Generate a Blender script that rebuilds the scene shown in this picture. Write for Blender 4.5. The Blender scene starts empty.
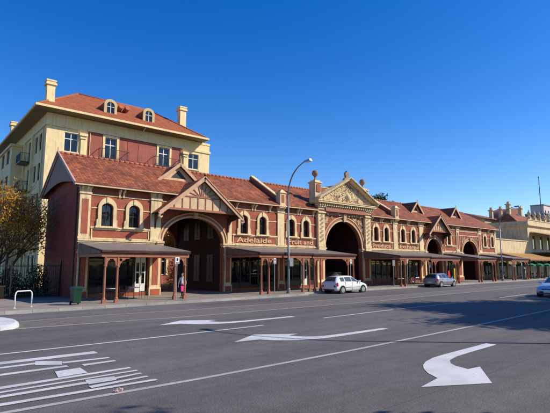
import bpy, math, random
from mathutils import Vector, Matrix
from mathutils.geometry import tessellate_polygon
random.seed(7)
S = bpy.context.scene
COL = S.collection
PI = math.pi
SUN = Vector((0.95, -0.93, 1.0)).normalized()

# ------------------------------------------------------------------ materials
def new_mat(name):
    m = bpy.data.materials.new(name); m.use_nodes = True
    nt = m.node_tree
    return m, nt, nt.nodes['Principled BSDF']

def plain(name, col, rough=0.6, var=0.12, scale=2.5, bump=0.0, metal=0.0, spec=0.4, coat=0.0, dirt=0.0):
    m, nt, b = new_mat(name)
    tc = nt.nodes.new('ShaderNodeTexCoord')
    n = nt.nodes.new('ShaderNodeTexNoise'); n.inputs['Scale'].default_value = scale; n.inputs['Detail'].default_value = 6
    n.inputs['Roughness'].default_value = 0.65
    nt.links.new(tc.outputs['Object'], n.inputs['Vector'])
    r = nt.nodes.new('ShaderNodeMapRange'); r.inputs['From Min'].default_value = .3; r.inputs['From Max'].default_value = .7
    r.inputs['To Min'].default_value = 1 - var; r.inputs['To Max'].default_value = 1 + var
    nt.links.new(n.outputs['Fac'], r.inputs['Value'])
    mx = nt.nodes.new('ShaderNodeVectorMath'); mx.operation = 'SCALE'
    mx.inputs[0].default_value = col[:3]
    nt.links.new(r.outputs[0], mx.inputs['Scale'])
    out = mx.outputs[0]
    if dirt:
        n2 = nt.nodes.new('ShaderNodeTexNoise'); n2.inputs['Scale'].default_value = 1.3; n2.inputs['Detail'].default_value = 8
        mp = nt.nodes.new('ShaderNodeMapping'); mp.inputs['Scale'].default_value = (3, 3, .5)
        nt.links.new(tc.outputs['Object'], mp.inputs[0]); nt.links.new(mp.outputs[0], n2.inputs['Vector'])
        r2 = nt.nodes.new('ShaderNodeMapRange'); r2.inputs['From Min'].default_value = .5; r2.inputs['From Max'].default_value = .75
        r2.inputs['To Max'].default_value = dirt
        nt.links.new(n2.outputs['Fac'], r2.inputs['Value'])
        m2 = nt.nodes.new('ShaderNodeMixRGB'); m2.inputs['Color2'].default_value = (.09, .07, .05, 1)
        nt.links.new(r2.outputs[0], m2.inputs['Fac']); nt.links.new(out, m2.inputs['Color1']); out = m2.outputs[0]
    nt.links.new(out, b.inputs['Base Color'])
    b.inputs['Roughness'].default_value = rough; b.inputs['Metallic'].default_value = metal
    b.inputs['Specular IOR Level'].default_value = spec; b.inputs['Coat Weight'].default_value = coat
    if bump:
        bp = nt.nodes.new('ShaderNodeBump'); bp.inputs['Strength'].default_value = bump; bp.inputs['Distance'].default_value = .02
        n3 = nt.nodes.new('ShaderNodeTexNoise'); n3.inputs['Scale'].default_value = scale * 8; n3.inputs['Detail'].default_value = 5
        nt.links.new(tc.outputs['Object'], n3.inputs['Vector'])
        nt.links.new(n3.outputs['Fac'], bp.inputs['Height']); nt.links.new(bp.outputs[0], b.inputs['Normal'])
    return m

def brick(name, c1, c2, mortar, bw=.24, bh=.085, msize=.011, rough=.85, mode='xz', bump=.4, big=.18, offset=.5):
    m, nt, b = new_mat(name)
    tc = nt.nodes.new('ShaderNodeTexCoord')
    sp = nt.nodes.new('ShaderNodeSeparateXYZ'); nt.links.new(tc.outputs['Object'], sp.inputs[0])
    cb = nt.nodes.new('ShaderNodeCombineXYZ')
    if mode == 'xz':
        ad = nt.nodes.new('ShaderNodeMath'); ad.operation = 'ADD'
        nt.links.new(sp.outputs[0], ad.inputs[0]); nt.links.new(sp.outputs[1], ad.inputs[1])
        nt.links.new(ad.outputs[0], cb.inputs[0]); nt.links.new(sp.outputs[2], cb.inputs[1])
    elif mode == 'z':     # tiles: rows follow height
        ad = nt.nodes.new('ShaderNodeMath'); ad.operation = 'ADD'
        nt.links.new(sp.outputs[0], ad.inputs[0]); ad.inputs[1].default_value = 0
        nt.links.new(ad.outputs[0], cb.inputs[0]); nt.links.new(sp.outputs[2], cb.inputs[1])
    else:
        nt.links.new(sp.outputs[0], cb.inputs[0]); nt.links.new(sp.outputs[1], cb.inputs[1])
    t = nt.nodes.new('ShaderNodeTexBrick')
    t.inputs['Scale'].default_value = 1; t.inputs['Brick Width'].default_value = bw; t.inputs['Row Height'].default_value = bh
    t.inputs['Mortar Size'].default_value = msize; t.inputs['Mortar Smooth'].default_value = .3; t.offset = offset
    t.inputs['Color1'].default_value = (*c1, 1); t.inputs['Color2'].default_value = (*c2, 1); t.inputs['Mortar'].default_value = (*mortar, 1)
    nt.links.new(cb.outputs[0], t.inputs['Vector'])
    n = nt.nodes.new('ShaderNodeTexNoise'); n.inputs['Scale'].default_value = .9; n.inputs['Detail'].default_value = 9; n.inputs['Roughness'].default_value = .7
    nt.links.new(tc.outputs['Object'], n.inputs['Vector'])
    r = nt.nodes.new('ShaderNodeMapRange'); r.inputs['From Min'].default_value = .3; r.inputs['From Max'].default_value = .7
    r.inputs['To Min'].default_value = 1 - big; r.inputs['To Max'].default_value = 1 + big
    nt.links.new(n.outputs['Fac'], r.inputs['Value'])
    mx = nt.nodes.new('ShaderNodeVectorMath'); mx.operation = 'SCALE'
    nt.links.new(t.outputs['Color'], mx.inputs[0]); nt.links.new(r.outputs[0], mx.inputs['Scale'])
    nt.links.new(mx.outputs[0], b.inputs['Base Color'])
    b.inputs['Roughness'].default_value = rough; b.inputs['Specular IOR Level'].default_value = .25
    bp = nt.nodes.new('ShaderNodeBump'); bp.inputs['Strength'].default_value = bump; bp.inputs['Distance'].default_value = .02; bp.invert = True
    nt.links.new(t.outputs['Fac'], bp.inputs['Height']); nt.links.new(bp.outputs[0], b.inputs['Normal'])
    return m

def boards(name, c1, pitch=.14, axis=0, rough=.6, bump=.6, diag=None):
    m, nt, b = new_mat(name)
    tc = nt.nodes.new('ShaderNodeTexCoord')
    w = nt.nodes.new('ShaderNodeTexWave'); w.wave_type = 'BANDS'; w.bands_direction = 'XYZ'[axis]; w.wave_profile = 'SAW'
    w.inputs['Scale'].default_value = 1 / pitch / 20 * 2 * PI / (PI) * 1.0
    w.inputs['Scale'].default_value = .314 / pitch
    nt.links.new(tc.outputs['Object'], w.inputs['Vector'])
    cr = nt.nodes.new('ShaderNodeValToRGB'); cr.color_ramp.elements[0].position = 0; cr.color_ramp.elements[0].color = (c1[0]*.35, c1[1]*.35, c1[2]*.35, 1)
    cr.color_ramp.elements[1].position = .13; cr.color_ramp.elements[1].color = (*c1, 1)
    nt.links.new(w.outputs['Fac'], cr.inputs[0])
    n = nt.nodes.new('ShaderNodeTexNoise'); n.inputs['Scale'].default_value = 2; n.inputs['Detail'].default_value = 7
    nt.links.new(tc.outputs['Object'], n.inputs['Vector'])
    r = nt.nodes.new('ShaderNodeMapRange'); r.inputs['From Min'].default_value = .3; r.inputs['From Max'].default_value = .7
    r.inputs['To Min'].default_value = .82; r.inputs['To Max'].default_value = 1.15
    nt.links.new(n.outputs['Fac'], r.inputs['Value'])
    mx = nt.nodes.new('ShaderNodeVectorMath'); mx.operation = 'SCALE'
    nt.links.new(cr.outputs[0], mx.inputs[0]); nt.links.new(r.outputs[0], mx.inputs['Scale'])
    nt.links.new(mx.outputs[0], b.inputs['Base Color']); b.inputs['Roughness'].default_value = rough
    b.inputs['Specular IOR Level'].default_value = .3
    bp = nt.nodes.new('ShaderNodeBump'); bp.inputs['Strength'].default_value = bump; bp.inputs['Distance'].default_value = .02
    nt.links.new(w.outputs['Fac'], bp.inputs['Height']); nt.links.new(bp.outputs[0], b.inputs['Normal'])
    return m

def asphalt():
    m, nt, b = new_mat('asphalt')
    tc = nt.nodes.new('ShaderNodeTexCoord')
    def noise(sc, det=5, rough=.6, map_=None):
        n = nt.nodes.new('ShaderNodeTexNoise'); n.inputs['Scale'].default_value = sc; n.inputs['Detail'].default_value = det; n.inputs['Roughness'].default_value = rough
        if map_:
            mp = nt.nodes.new('ShaderNodeMapping'); mp.inputs['Scale'].default_value = map_
            nt.links.new(tc.outputs['Object'], mp.inputs[0]); nt.links.new(mp.outputs[0], n.inputs['Vector'])
        else: nt.links.new(tc.outputs['Object'], n.inputs['Vector'])
        return n
    def rng(src, a, b_, lo, hi):
        r = nt.nodes.new('ShaderNodeMapRange'); r.inputs['From Min'].default_value = a; r.inputs['From Max'].default_value = b_
        r.inputs['To Min'].default_value = lo; r.inputs['To Max'].default_value = hi
        nt.links.new(src, r.inputs['Value']); return r.outputs[0]
    def mul(a, b_):
        x = nt.nodes.new('ShaderNodeMath'); x.operation = 'MULTIPLY'
        nt.links.new(a, x.inputs[0]); nt.links.new(b_, x.inputs[1]); return x.outputs[0]
    fine = rng(noise(45, 4, .8).outputs['Fac'], .3, .7, .62, 1.38)
    vf = nt.nodes.new('ShaderNodeTexVoronoi'); vf.inputs['Scale'].default_value = 28
    nt.links.new(tc.outputs['Object'], vf.inputs['Vector'])
    peb = rng(vf.outputs['Distance'], 0, .5, 1.18, .86)
    mid = rng(noise(2.2, 8, .7).outputs['Fac'], .3, .7, .86, 1.14)
    lane = rng(noise(.5, 5, .6, (.10, 1.5, 1)).outputs['Fac'], .35, .65, .82, 1.16)
    big = rng(noise(.13, 4).outputs['Fac'], .35, .65, .9, 1.1)
    f = mul(mul(mul(fine, mid), mul(lane, big)), peb)
    # sealed cracks
    v = nt.nodes.new('ShaderNodeTexVoronoi'); v.feature = 'DISTANCE_TO_EDGE'; v.inputs['Scale'].default_value = .16
    mpn = noise(1.2, 4)
    ma = nt.nodes.new('ShaderNodeMixRGB'); ma.inputs[0].default_value = .12
    nt.links.new(tc.outputs['Object'], ma.inputs[1]); nt.links.new(mpn.outputs['Color'], ma.inputs[2]); nt.links.new(ma.outputs[0], v.inputs['Vector'])
    crack = rng(v.outputs['Distance'], .0008, .003, .84, 1.0)
    f = mul(f, crack)
    bt = nt.nodes.new('ShaderNodeTexBrick'); bt.inputs['Scale'].default_value = 1; bt.inputs['Brick Width'].default_value = 27; bt.inputs['Row Height'].default_value = 4.7
    bt.inputs['Mortar Size'].default_value = .018; bt.inputs['Color1'].default_value = (.9,.9,.9,1); bt.inputs['Color2'].default_value = (1.06,1.06,1.06,1); bt.inputs['Mortar'].default_value = (.72,.72,.72,1)
    wv = nt.nodes.new('ShaderNodeMixRGB'); wv.inputs[0].default_value = .015; nt.links.new(tc.outputs['Object'], wv.inputs[1]); nt.links.new(mpn.outputs['Color'], wv.inputs[2])
    nt.links.new(wv.outputs[0], bt.inputs['Vector'])
    sb = nt.nodes.new('ShaderNodeSeparateColor'); nt.links.new(bt.outputs['Color'], sb.inputs[0]); f = mul(f, sb.outputs[0])
    oil = rng(noise(.9, 3, .5, (.45, 1, 1)).outputs['Fac'], .66, .76, 1.0, .72); f = mul(f, oil)
    sc = nt.nodes.new('ShaderNodeVectorMath'); sc.operation = 'SCALE'; sc.inputs[0].default_value = (.142, .130, .124)
    nt.links.new(f, sc.inputs['Scale']); nt.links.new(sc.outputs[0], b.inputs['Base Color'])
    b.inputs['Roughness'].default_value = .85; b.inputs['Specular IOR Level'].default_value = .35
    bp = nt.nodes.new('ShaderNodeBump'); bp.inputs['Strength'].default_value = .5; bp.inputs['Distance'].default_value = .01
    nt.links.new(vf.outputs['Distance'], bp.inputs['Height']); nt.links.new(bp.outputs[0], b.inputs['Normal'])
    return m

def worn_paint(name, col, wear=.5):
    m, nt, b = new_mat(name)
    tc = nt.nodes.new('ShaderNodeTexCoord')
    n = nt.nodes.new('ShaderNodeTexNoise'); n.inputs['Scale'].default_value = 9; n.inputs['Detail'].default_value = 10; n.inputs['Roughness'].default_value = .75
    nt.links.new(tc.outputs['Object'], n.inputs['Vector'])
    r = nt.nodes.new('ShaderNodeMapRange'); r.inputs['From Min'].default_value = .5; r.inputs['From Max'].default_value = .68; r.inputs['To Max'].default_value = wear
    nt.links.new(n.outputs['Fac'], r.inputs['Value'])
    n2 = nt.nodes.new('ShaderNodeTexNoise'); n2.inputs['Scale'].default_value = 1.1; n2.inputs['Detail'].default_value = 6
    nt.links.new(tc.outputs['Object'], n2.inputs['Vector'])
    r2 = nt.nodes.new('ShaderNodeMapRange'); r2.inputs['From Min'].default_value = .35; r2.inputs['From Max'].default_value = .7; r2.inputs['To Min'].default_value=.1; r2.inputs['To Max'].default_value = .45*wear+.1
    nt.links.new(n2.outputs['Fac'], r2.inputs['Value'])
    a = nt.nodes.new('ShaderNodeMath'); a.operation = 'MAXIMUM'
    nt.links.new(r.outputs[0], a.inputs[0]); nt.links.new(r2.outputs[0], a.inputs[1])
    mx = nt.nodes.new('ShaderNodeMixRGB'); mx.inputs[1].default_value = (*col, 1); mx.inputs[2].default_value = (.11, .1, .1, 1)
    nt.links.new(a.outputs[0], mx.inputs[0]); nt.links.new(mx.outputs[0], b.inputs['Base Color'])
    b.inputs['Roughness'].default_value = .7
    return m

def glass(name, tint=(.02, .025, .03), trans=.55, rough=.03, refl=.045):
    m, nt, b = new_mat(name)
    nt.nodes.remove(b)
    out = nt.nodes['Material Output']
    gl = nt.nodes.new('ShaderNodeBsdfGlossy'); gl.inputs['Roughness'].default_value = rough; gl.inputs['Color'].default_value = (.9, .92, .95, 1)
    df = nt.nodes.new('ShaderNodeBsdfDiffuse'); df.inputs['Color'].default_value = (*tint, 1)
    tr = nt.nodes.new('ShaderNodeBsdfTransparent'); tr.inputs['Color'].default_value = (.8, .85, .85, 1)
    m1 = nt.nodes.new('ShaderNodeMixShader'); m1.inputs[0].default_value = trans
    nt.links.new(df.outputs[0], m1.inputs[1]); nt.links.new(tr.outputs[0], m1.inputs[2])
    fl = nt.nodes.new('ShaderNodeLayerWeight'); fl.inputs[0].default_value = .5
    fr = nt.nodes.new('ShaderNodeMath'); fr.operation = 'POWER'; fr.inputs[1].default_value = 4.0; nt.links.new(fl.outputs['Facing'], fr.inputs[0])
    n = nt.nodes.new('ShaderNodeTexNoise'); n.inputs['Scale'].default_value = .8
    tc = nt.nodes.new('ShaderNodeTexCoord'); nt.links.new(tc.outputs['Object'], n.inputs['Vector'])
    bp = nt.nodes.new('ShaderNodeBump'); bp.inputs['Strength'].default_value = .12; bp.inputs['Distance'].default_value = .05
    nt.links.new(n.outputs['Fac'], bp.inputs['Height']); nt.links.new(bp.outputs[0], gl.inputs['Normal'])
    ad = nt.nodes.new('ShaderNodeMath'); ad.operation = 'MULTIPLY_ADD'; ad.inputs[1].default_value = .9; ad.inputs[2].default_value = refl
    nt.links.new(fr.outputs[0], ad.inputs[0]); ad.use_clamp = True
    m2 = nt.nodes.new('ShaderNodeMixShader')
    nt.links.new(ad.outputs[0], m2.inputs[0]); nt.links.new(m1.outputs[0], m2.inputs[1]); nt.links.new(gl.outputs[0], m2.inputs[2])
    nt.links.new(m2.outputs[0], out.inputs[0])
    return m

def leafmat(name, c1, c2, scale=1.2):
    m, nt, b = new_mat(name)
    g = nt.nodes.new('ShaderNodeNewGeometry')
    cr = nt.nodes.new('ShaderNodeValToRGB'); cr.color_ramp.elements[0].color = (*c1, 1); cr.color_ramp.elements[1].color = (*c2, 1)
    nt.links.new(g.outputs['Random Per Island'], cr.inputs[0])
    nt.links.new(cr.outputs[0], b.inputs['Base Color']); b.inputs['Roughness'].default_value = .55
    b.inputs['Specular IOR Level'].default_value = .3
    t = nt.nodes.new('ShaderNodeBsdfTranslucent'); nt.links.new(cr.outputs[0], t.inputs[0])
    mx = nt.nodes.new('ShaderNodeMixShader'); mx.inputs[0].default_value = .35
    nt.links.new(b.outputs[0], mx.inputs[1]); nt.links.new(t.outputs[0], mx.inputs[2])
    nt.links.new(mx.outputs[0], nt.nodes['Material Output'].inputs[0])
    return m

M = {}
M['brick'] = brick('painted_brick', (.36, .092, .046), (.26, .062, .034), (.35, .14, .085), big=.2, bump=.3)
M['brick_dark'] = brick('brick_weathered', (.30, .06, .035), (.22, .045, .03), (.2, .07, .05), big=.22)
M['red'] = plain('red_render', (.35, .088, .046), .75, .16, 1.8, dirt=.4)
M['cream'] = plain('cream_render', (.72, .55, .30), .75, .13, 2.2, .15, dirt=.55)
M['creamrelief'] = plain('cream_relief', (.66, .51, .31), .7, .12, 5, .3, dirt=.2)
M['tile'] = brick('terracotta_tile', (.36, .108, .040), (.18, .054, .025), (.14, .045, .022), bw=.23, bh=.175, msize=.014, mode='z', bump=.9, big=.5, rough=.7, offset=0)
M['tile_far'] = brick('terracotta_tile_orange', (.40, .118, .042), (.30, .082, .032), (.2, .06, .03), bw=.3, bh=.16, msize=.015, mode='z', bump=.6, big=.16, rough=.75, offset=0)
M['ridge'] = plain('ridge_tile', (.34, .10, .05), .7, .2, 3)
M['salmon'] = plain('salmon_timber', (.34, .125, .065), .55, .15, 4, .1, dirt=.2)
M['barge'] = plain('barge_timber', (.56, .33, .19), .6, .12, 3, .1, dirt=.25)
M['gablecream'] = plain('gable_board_cream', (.62, .43, .24), .65, .12, 3, .1, dirt=.2)
M['brown'] = plain('brown_timber', (.085, .035, .022), .6, .2, 3)
M['vroof'] = boards('verandah_iron', (.21, .18, .165), pitch=.15, axis=0, rough=.45, bump=.3)
M['vboard'] = boards('verandah_boards', (.20, .115, .075), pitch=.13, axis=1)
M['gboard'] = boards('gable_boards', (.25, .12, .075), pitch=.16, axis=1)
M['dark'] = plain('dark_paint', (.018, .014, .013), .5, .2, 3)
M['darkwood'] = plain('dark_frame', (.045, .018, .015), .45, .2, 3)
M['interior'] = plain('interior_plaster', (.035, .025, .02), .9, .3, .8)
M['intbrick_shaded'] = brick('interior_brick_shaded', (.07, .018, .014), (.05, .014, .011), (.05, .02, .016), big=.2)  # brick darkened so the shade of the passages sits in its colour
M['glass'] = glass('window_glass')
M['shopglass'] = glass('shop_glass', trans=.8, refl=.012)
M['carglass'] = glass('car_glass', (.01, .012, .014), .35, .02)
M['whitewin'] = plain('white_window_frame', (.7, .68, .62), .5, .05)
M['road'] = asphalt()
M['median'] = plain('median_asphalt', (.15, .13, .115), .85, .25, 3, .4)
M['paint'] = worn_paint('road_paint', (.74, .74, .74), .55)
M['paintroad'] = worn_paint('road_lettering_paint', (.70, .70, .69), .75)
M['paintworn'] = worn_paint('road_paint_worn', (.52, .49, .44), .85)
M['foot'] = brick('footpath_paving', (.30, .255, .215), (.25, .215, .185), (.16, .14, .12), bw=.6, bh=.4, msize=.008, mode='xy', bump=.3, big=.2)
M['kerb'] = brick('kerb_stone', (.34, .32, .29), (.27, .255, .23), (.12, .11, .1), bw=1.2, bh=3, msize=.012, mode='xy', bump=.3, big=.25)
M['ground'] = plain('dry_ground', (.10, .085, .06), .95, .35, .4, .3)
M['grass'] = plain('grass', (.06, .085, .025), .95, .35, .8, .3)
M['acream'] = plain('apartment_cream', (.80, .63, .33), .8, .09, .8, .2, dirt=.28)
M['ared'] = plain('apartment_red', (.33, .09, .06), .8, .16, .8, .2, dirt=.3)
M['atan'] = plain('apartment_tan', (.55, .42, .22), .8, .08, 1.0, dirt=.15)
M['soffit'] = plain('soffit', (.30, .22, .13), .8, .08)
M['iron'] = plain('black_iron', (.012, .012, .013), .4, .1)
M['galv'] = plain('galvanised_steel', (.42, .43, .44), .4, .12, 6, metal=.6)
M['polegrey'] = plain('pole_grey', (.22, .23, .24), .45, .12, 6, metal=.4)
M['white'] = plain('white_paint', (.8, .8, .78), .45, .04)
M['binGreen'] = plain('bin_green', (.006, .036, .02), .35, .15, 3)
M['rubber'] = plain('rubber', (.012, .012, .012), .8, .1)
M['alloy'] = plain('alloy_wheel', (.55, .56, .58), .3, .05, metal=.7)
M['signgrey'] = plain('sign_back', (.25, .26, .27), .5, .05, metal=.3)
M['orange'] = plain('orange_plastic', (.75, .12, .03), .5, .05)
M['yellow'] = plain('yellow_vinyl', (.82, .55, .02), .5, .05)
M['redv'] = plain('red_vinyl', (.6, .02, .02), .5, .05)
M['greenc'] = plain('green_canvas', (.006, .16, .075), .7, .1)
M['hcream'] = plain('hotel_cream', (.64, .50, .29), .8, .12, 1.0, dirt=.45)
M['htan'] = plain('hotel_tan', (.46, .36, .2), .8, .08, 1.0, dirt=.25)
M['ochre'] = boards('ochre_iron', (.42, .23, .07), pitch=.3, axis=0, rough=.6, bump=.3)
M['farpink'] = plain('far_pink', (.62,.5,.45), .8, .05); M['farbrown'] = plain('far_brown', (.24,.09,.07), .8, .1)
M['hroof'] = plain('hotel_roof', (.26, .10, .06), .75, .25, 2)
M['leafautumn'] = leafmat('autumn_leaves', (.36, .14, .02), (.62, .38, .05))
M['leafgreen'] = leafmat('green_leaves', (.035, .06, .015), (.08, .12, .03))
M['leafdark'] = leafmat('dark_leaves', (.015, .03, .012), (.04, .065, .02))
M['bark'] = plain('bark', (.10, .075, .055), .9, .3, 6, .6)
M['wstone'] = plain('weathered_stone', (.30,.185,.12), .85, .3, 5)
M['skin'] = plain('skin', (.52, .30, .21), .5, .05)
M['hair'] = plain('hair', (.05, .03, .02), .5, .2)
M['pink'] = plain('pink_bag', (.85, .05, .28), .5, .05)
M['cloth_white'] = plain('white_shirt', (.7, .7, .72), .8, .05)
M['cloth_dark'] = plain('dark_cloth', (.02, .022, .03), .85, .1)
M['tail'] = plain('tail_lamp', (.45, .01, .01), .15, .05, coat=1)
M['head'] = plain('headlamp', (.75, .78, .8), .08, .05, metal=.3, coat=1)
def carpaint(n, c, metal=.0): return plain(n, c, .32, .02, metal=metal, coat=.8, spec=.5)
M['cwhite'] = carpaint('car_white', (.78, .78, .78))
M['cblue'] = carpaint('car_slate_blue', (.27, .29, .35), .4)
M['cbright'] = carpaint('car_pale_blue', (.50, .55, .64), .3)
M['cdark'] = carpaint('car_dark', (.02, .022, .03), .2)

# ------------------------------------------------------------------ mesh helpers
class MB:
    def __init__(s): s.v = []; s.f = []; s.m = []
    def add(s, vs, fs, m=0):
        o = len(s.v); s.v += [tuple(v) for v in vs]; s.f += [tuple(o + i for i in f) for f in fs]; s.m += [m] * len(fs); return s
    def box(s, x0, x1, y0, y1, z0, z1, m=0):
        vs = [(x0,y0,z0),(x1,y0,z0),(x1,y1,z0),(x0,y1,z0),(x0,y0,z1),(x1,y0,z1),(x1,y1,z1),(x0,y1,z1)]
        return s.add(vs, [(0,3,2,1),(4,5,6,7),(0,1,5,4),(1,2,6,5),(2,3,7,6),(3,0,4,7)], m)
    def hexa(s, b, t, m=0):
        return s.add(list(b) + list(t), [(0,3,2,1),(4,5,6,7),(0,1,5,4),(1,2,6,5),(2,3,7,6),(3,0,4,7)], m)
    def beam(s, p, q, w, h, m=0, up=(0,0,1)):
        p, q = Vector(p), Vector(q); d = (q - p).normalized(); u = Vector(up)
        if abs(d.dot(u)) > .98: u = Vector((0, 1, 0))
        r = d.cross(u).normalized() * (w / 2); u2 = r.cross(d).normalized() * (h / 2)
        return s.hexa([p - r - u2, p + r - u2, q + r - u2, q - r - u2], [p - r + u2, p + r + u2, q + r + u2, q - r + u2], m)
    def tube(s, pts, rad, n=8, m=0, caps=True):
        pts = [Vector(p) for p in pts]
        if not isinstance(rad, (list, tuple)): rad = [rad] * len(pts)
        rings = []; prev = None
        for i, p in enumerate(pts):
            d = (pts[min(i + 1, len(pts) - 1)] - pts[max(i - 1, 0)]).normalized()
            if prev is None:
                a = Vector((0, 0, 1)) if abs(d.z) < .9 else Vector((1, 0, 0))
                u = d.cross(a).normalized()
            else:
                u = (prev - d * prev.dot(d)).normalized()
            prev = u; w = d.cross(u)
            rings.append([p + (u * math.cos(2*PI*k/n) + w * math.sin(2*PI*k/n)) * rad[i] for k in range(n)])
        vs = [v for r in rings for v in r]; fs = []
        for i in range(len(rings) - 1):
            for k in range(n):
                a, b = i*n + k, i*n + (k+1) % n
                fs.append((a, b, b + n, a + n))
        if caps: fs.append(tuple(range(n))[::-1]); fs.append(tuple((len(rings)-1)*n + k for k in range(n)))
        return s.add(vs, fs, m)
    def lathe(s, c, prof, n=16, m=0):   # prof: (r, z)
        vs = []; fs = []
        for r, z in prof:
            for k in range(n): vs.append((c[0] + r*math.cos(2*PI*k/n), c[1] + r*math.sin(2*PI*k/n), c[2] + z))
        for i in range(len(prof) - 1):
            for k in range(n):
                a, b = i*n + k, i*n + (k+1) % n; fs.append((a, b, b + n, a + n))
        fs.append(tuple(range(n))[::-1]); fs.append(tuple((len(prof)-1)*n + k for k in range(n)))
        return s.add(vs, fs, m)
    def plate(s, outer, holes, y0, y1, m=0, fn=None, mside=None):
        """polygon in (a,b) with holes; default maps to XZ between y0 (front) and y1"""
        fn = fn or (lambda a, b, y: (a, y, b))
        loops = [outer] + list(holes)
        pl = [[Vector((a, b, 0)) for a, b in l] for l in loops]
        tris = tessellate_polygon(pl)
        flat = [p for l in loops for p in l]; N = len(flat)
        vs = [fn(a, b, y0) for a, b in flat] + [fn(a, b, y1) for a, b in flat]
        s.add(vs, [tuple(t) for t in tris] + [tuple(N + i for i in t[::-1]) for t in tris], m)
        fs = []; o = 0
        for l in loops:
            k = len(l)
            for i in range(k):
                a, b = o + i, o + (i+1) % k; fs.append((a, b, b + N, a + N))
            o += k
        return s.add(vs, fs, m if mside is None else mside)
    def build(s, name, mats, parent=None, off=(0,0,0), smooth=False, recalc=True):
        me = bpy.data.meshes.new(name)
        ox, oy, oz = off
        me.from_pydata([(x-ox, y-oy, z-oz) for x, y, z in s.v], [], s.f)
        if not isinstance(mats, (list, tuple)): mats = [mats]
        for mm in mats: me.materials.append(M[mm] if isinstance(mm, str) else mm)
        me.polygons.foreach_set('material_index', s.m)
        if recalc:
            import bmesh
            bm = bmesh.new(); bm.from_mesh(me); bmesh.ops.recalc_face_normals(bm, faces=bm.faces); bm.to_mesh(me); bm.free()
        if smooth:
            for p in me.polygons: p.use_smooth = True
        o = bpy.data.objects.new(name, me); COL.objects.link(o)
        if parent: o.parent = parent
        return o

def tag(o, label=None, cat=None, group=None, kind=None):
    if label: o['label'] = label
    if cat: o['category'] = cat
    if group: o['group'] = group
    if kind: o['kind'] = kind
    return o
def thing(name, loc, label, cat, group=None, rz=0):
    o = bpy.data.objects.new(name, None); COL.objects.link(o); o.location = loc; o.rotation_euler.z = rz
    o.empty_display_size = .2
    return tag(o, label, cat, group)
def kids(o): return [c for c in bpy.data.objects if c.parent == o]
def copy_tree(o, parent=None):
    c = o.copy(); COL.objects.link(c); c.parent = parent
    for ch in kids(o): copy_tree(ch, c)
    return c
def arc(cx, cz, rx, rz, a0, a1, n):
    return [(cx + rx*math.cos(a0 + (a1-a0)*i/n), cz + rz*math.sin(a0 + (a1-a0)*i/n)) for i in range(n+1)]
def arch_hole(cx, hw, z0, zs, rise, n=16):
    return [(cx-hw, z0), (cx+hw, z0)] + arc(cx, zs, hw, rise, 0, PI, n)
def text_mesh(txt, size, extr, name, mat, parent, loc, rot=(PI/2, 0, 0), width=None, bold=0.0):
    cu = bpy.data.curves.new(name, 'FONT'); cu.body = txt; cu.size = size; cu.extrude = extr; cu.align_x = 'CENTER'; cu.offset = bold; cu.resolution_u = 3
    tmp = bpy.data.objects.new(name, cu); COL.objects.link(tmp)
    dg = bpy.context.evaluated_depsgraph_get(); dg.update()
    me = bpy.data.meshes.new_from_object(tmp.evaluated_get(dg)); bpy.data.objects.remove(tmp)
    o = bpy.data.objects.new(name, me); COL.objects.link(o); o.parent = parent; o.location = loc; o.rotation_euler = rot
    me.materials.clear(); me.materials.append(M[mat])
    xs = [v.co.x for v in me.vertices]; w = max(xs) - min(xs)
    if width:
        k = width / w
        for v in me.vertices: v.co.x *= k
    return o

# ------------------------------------------------------------------ ground
mb = MB(); mb.add([(-700,-700,-.03),(1500,-700,-.03),(1500,1500,-.03),(-700,1500,-.03)], [(0,1,2,3)])
tag(mb.build('ground', 'ground'), kind='structure')
mb = MB(); mb.add([(-120,-5,0),(500,-5,0),(500,26.5,0),(-120,26.5,0)], [(0,1,2,3)])
tag(mb.build('road', 'road'), kind='structure')
mb = MB(); mb.add([(-120,-9,.12),(500,-9,.12),(500,-5.0,.12),(-120,-5.0,.12)], [(0,1,2,3)]); mb.add([(-120,-5,0),(500,-5,0),(500,-5,.12),(-120,-5,.12)], [(0,1,2,3)])
tag(mb.build('pavement', 'foot'), kind='structure')
mb = MB(); mb.add([(-300,-260,.1),(700,-260,.1),(700,-9.0,.1),(-300,-9.0,.1)], [(0,1,2,3)])
tag(mb.build('grass', 'grass'), kind='structure')
kline = [(-120,25.15),(23.9,25.15),(24.4,25.25),(25.3,26.1),(25.8,26.25),(140,26.25),(500,26.25)]
def offs(d): return [(x, y + d) for x, y in kline]
mb = MB()
kb = [(x, y) for x, y in kline]
mb.plate(kb + [(x, y) for x, y in reversed(offs(.16))], [], 0, .135, fn=lambda a, b, z: (a, b, z))
tag(mb.build('kerb', 'kerb'), kind='structure')
mb = MB()
mb.plate(offs(.16) + [(500,33.9),(-120,33.9)], [], .0, .131, fn=lambda a, b, z: (a, b, z))
tag(mb.build('footpath', 'foot'), kind='structure')
mb = MB(); mb.plate([(x, y) for x, y in reversed(offs(-.38))] + [(x, y-.005) for x, y in kline], [], .001, .006, fn=lambda a, b, z: (a, b, z))
tag(mb.build('gutter', 'kerb'), kind='structure')
mb = MB(); mb.add([(-120,33.9,.125),(500,33.9,.125),(500,120,.125),(-120,120,.125)], [(0,1,2,3)])
tag(mb.build('yard', 'ground'), kind='structure')

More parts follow.
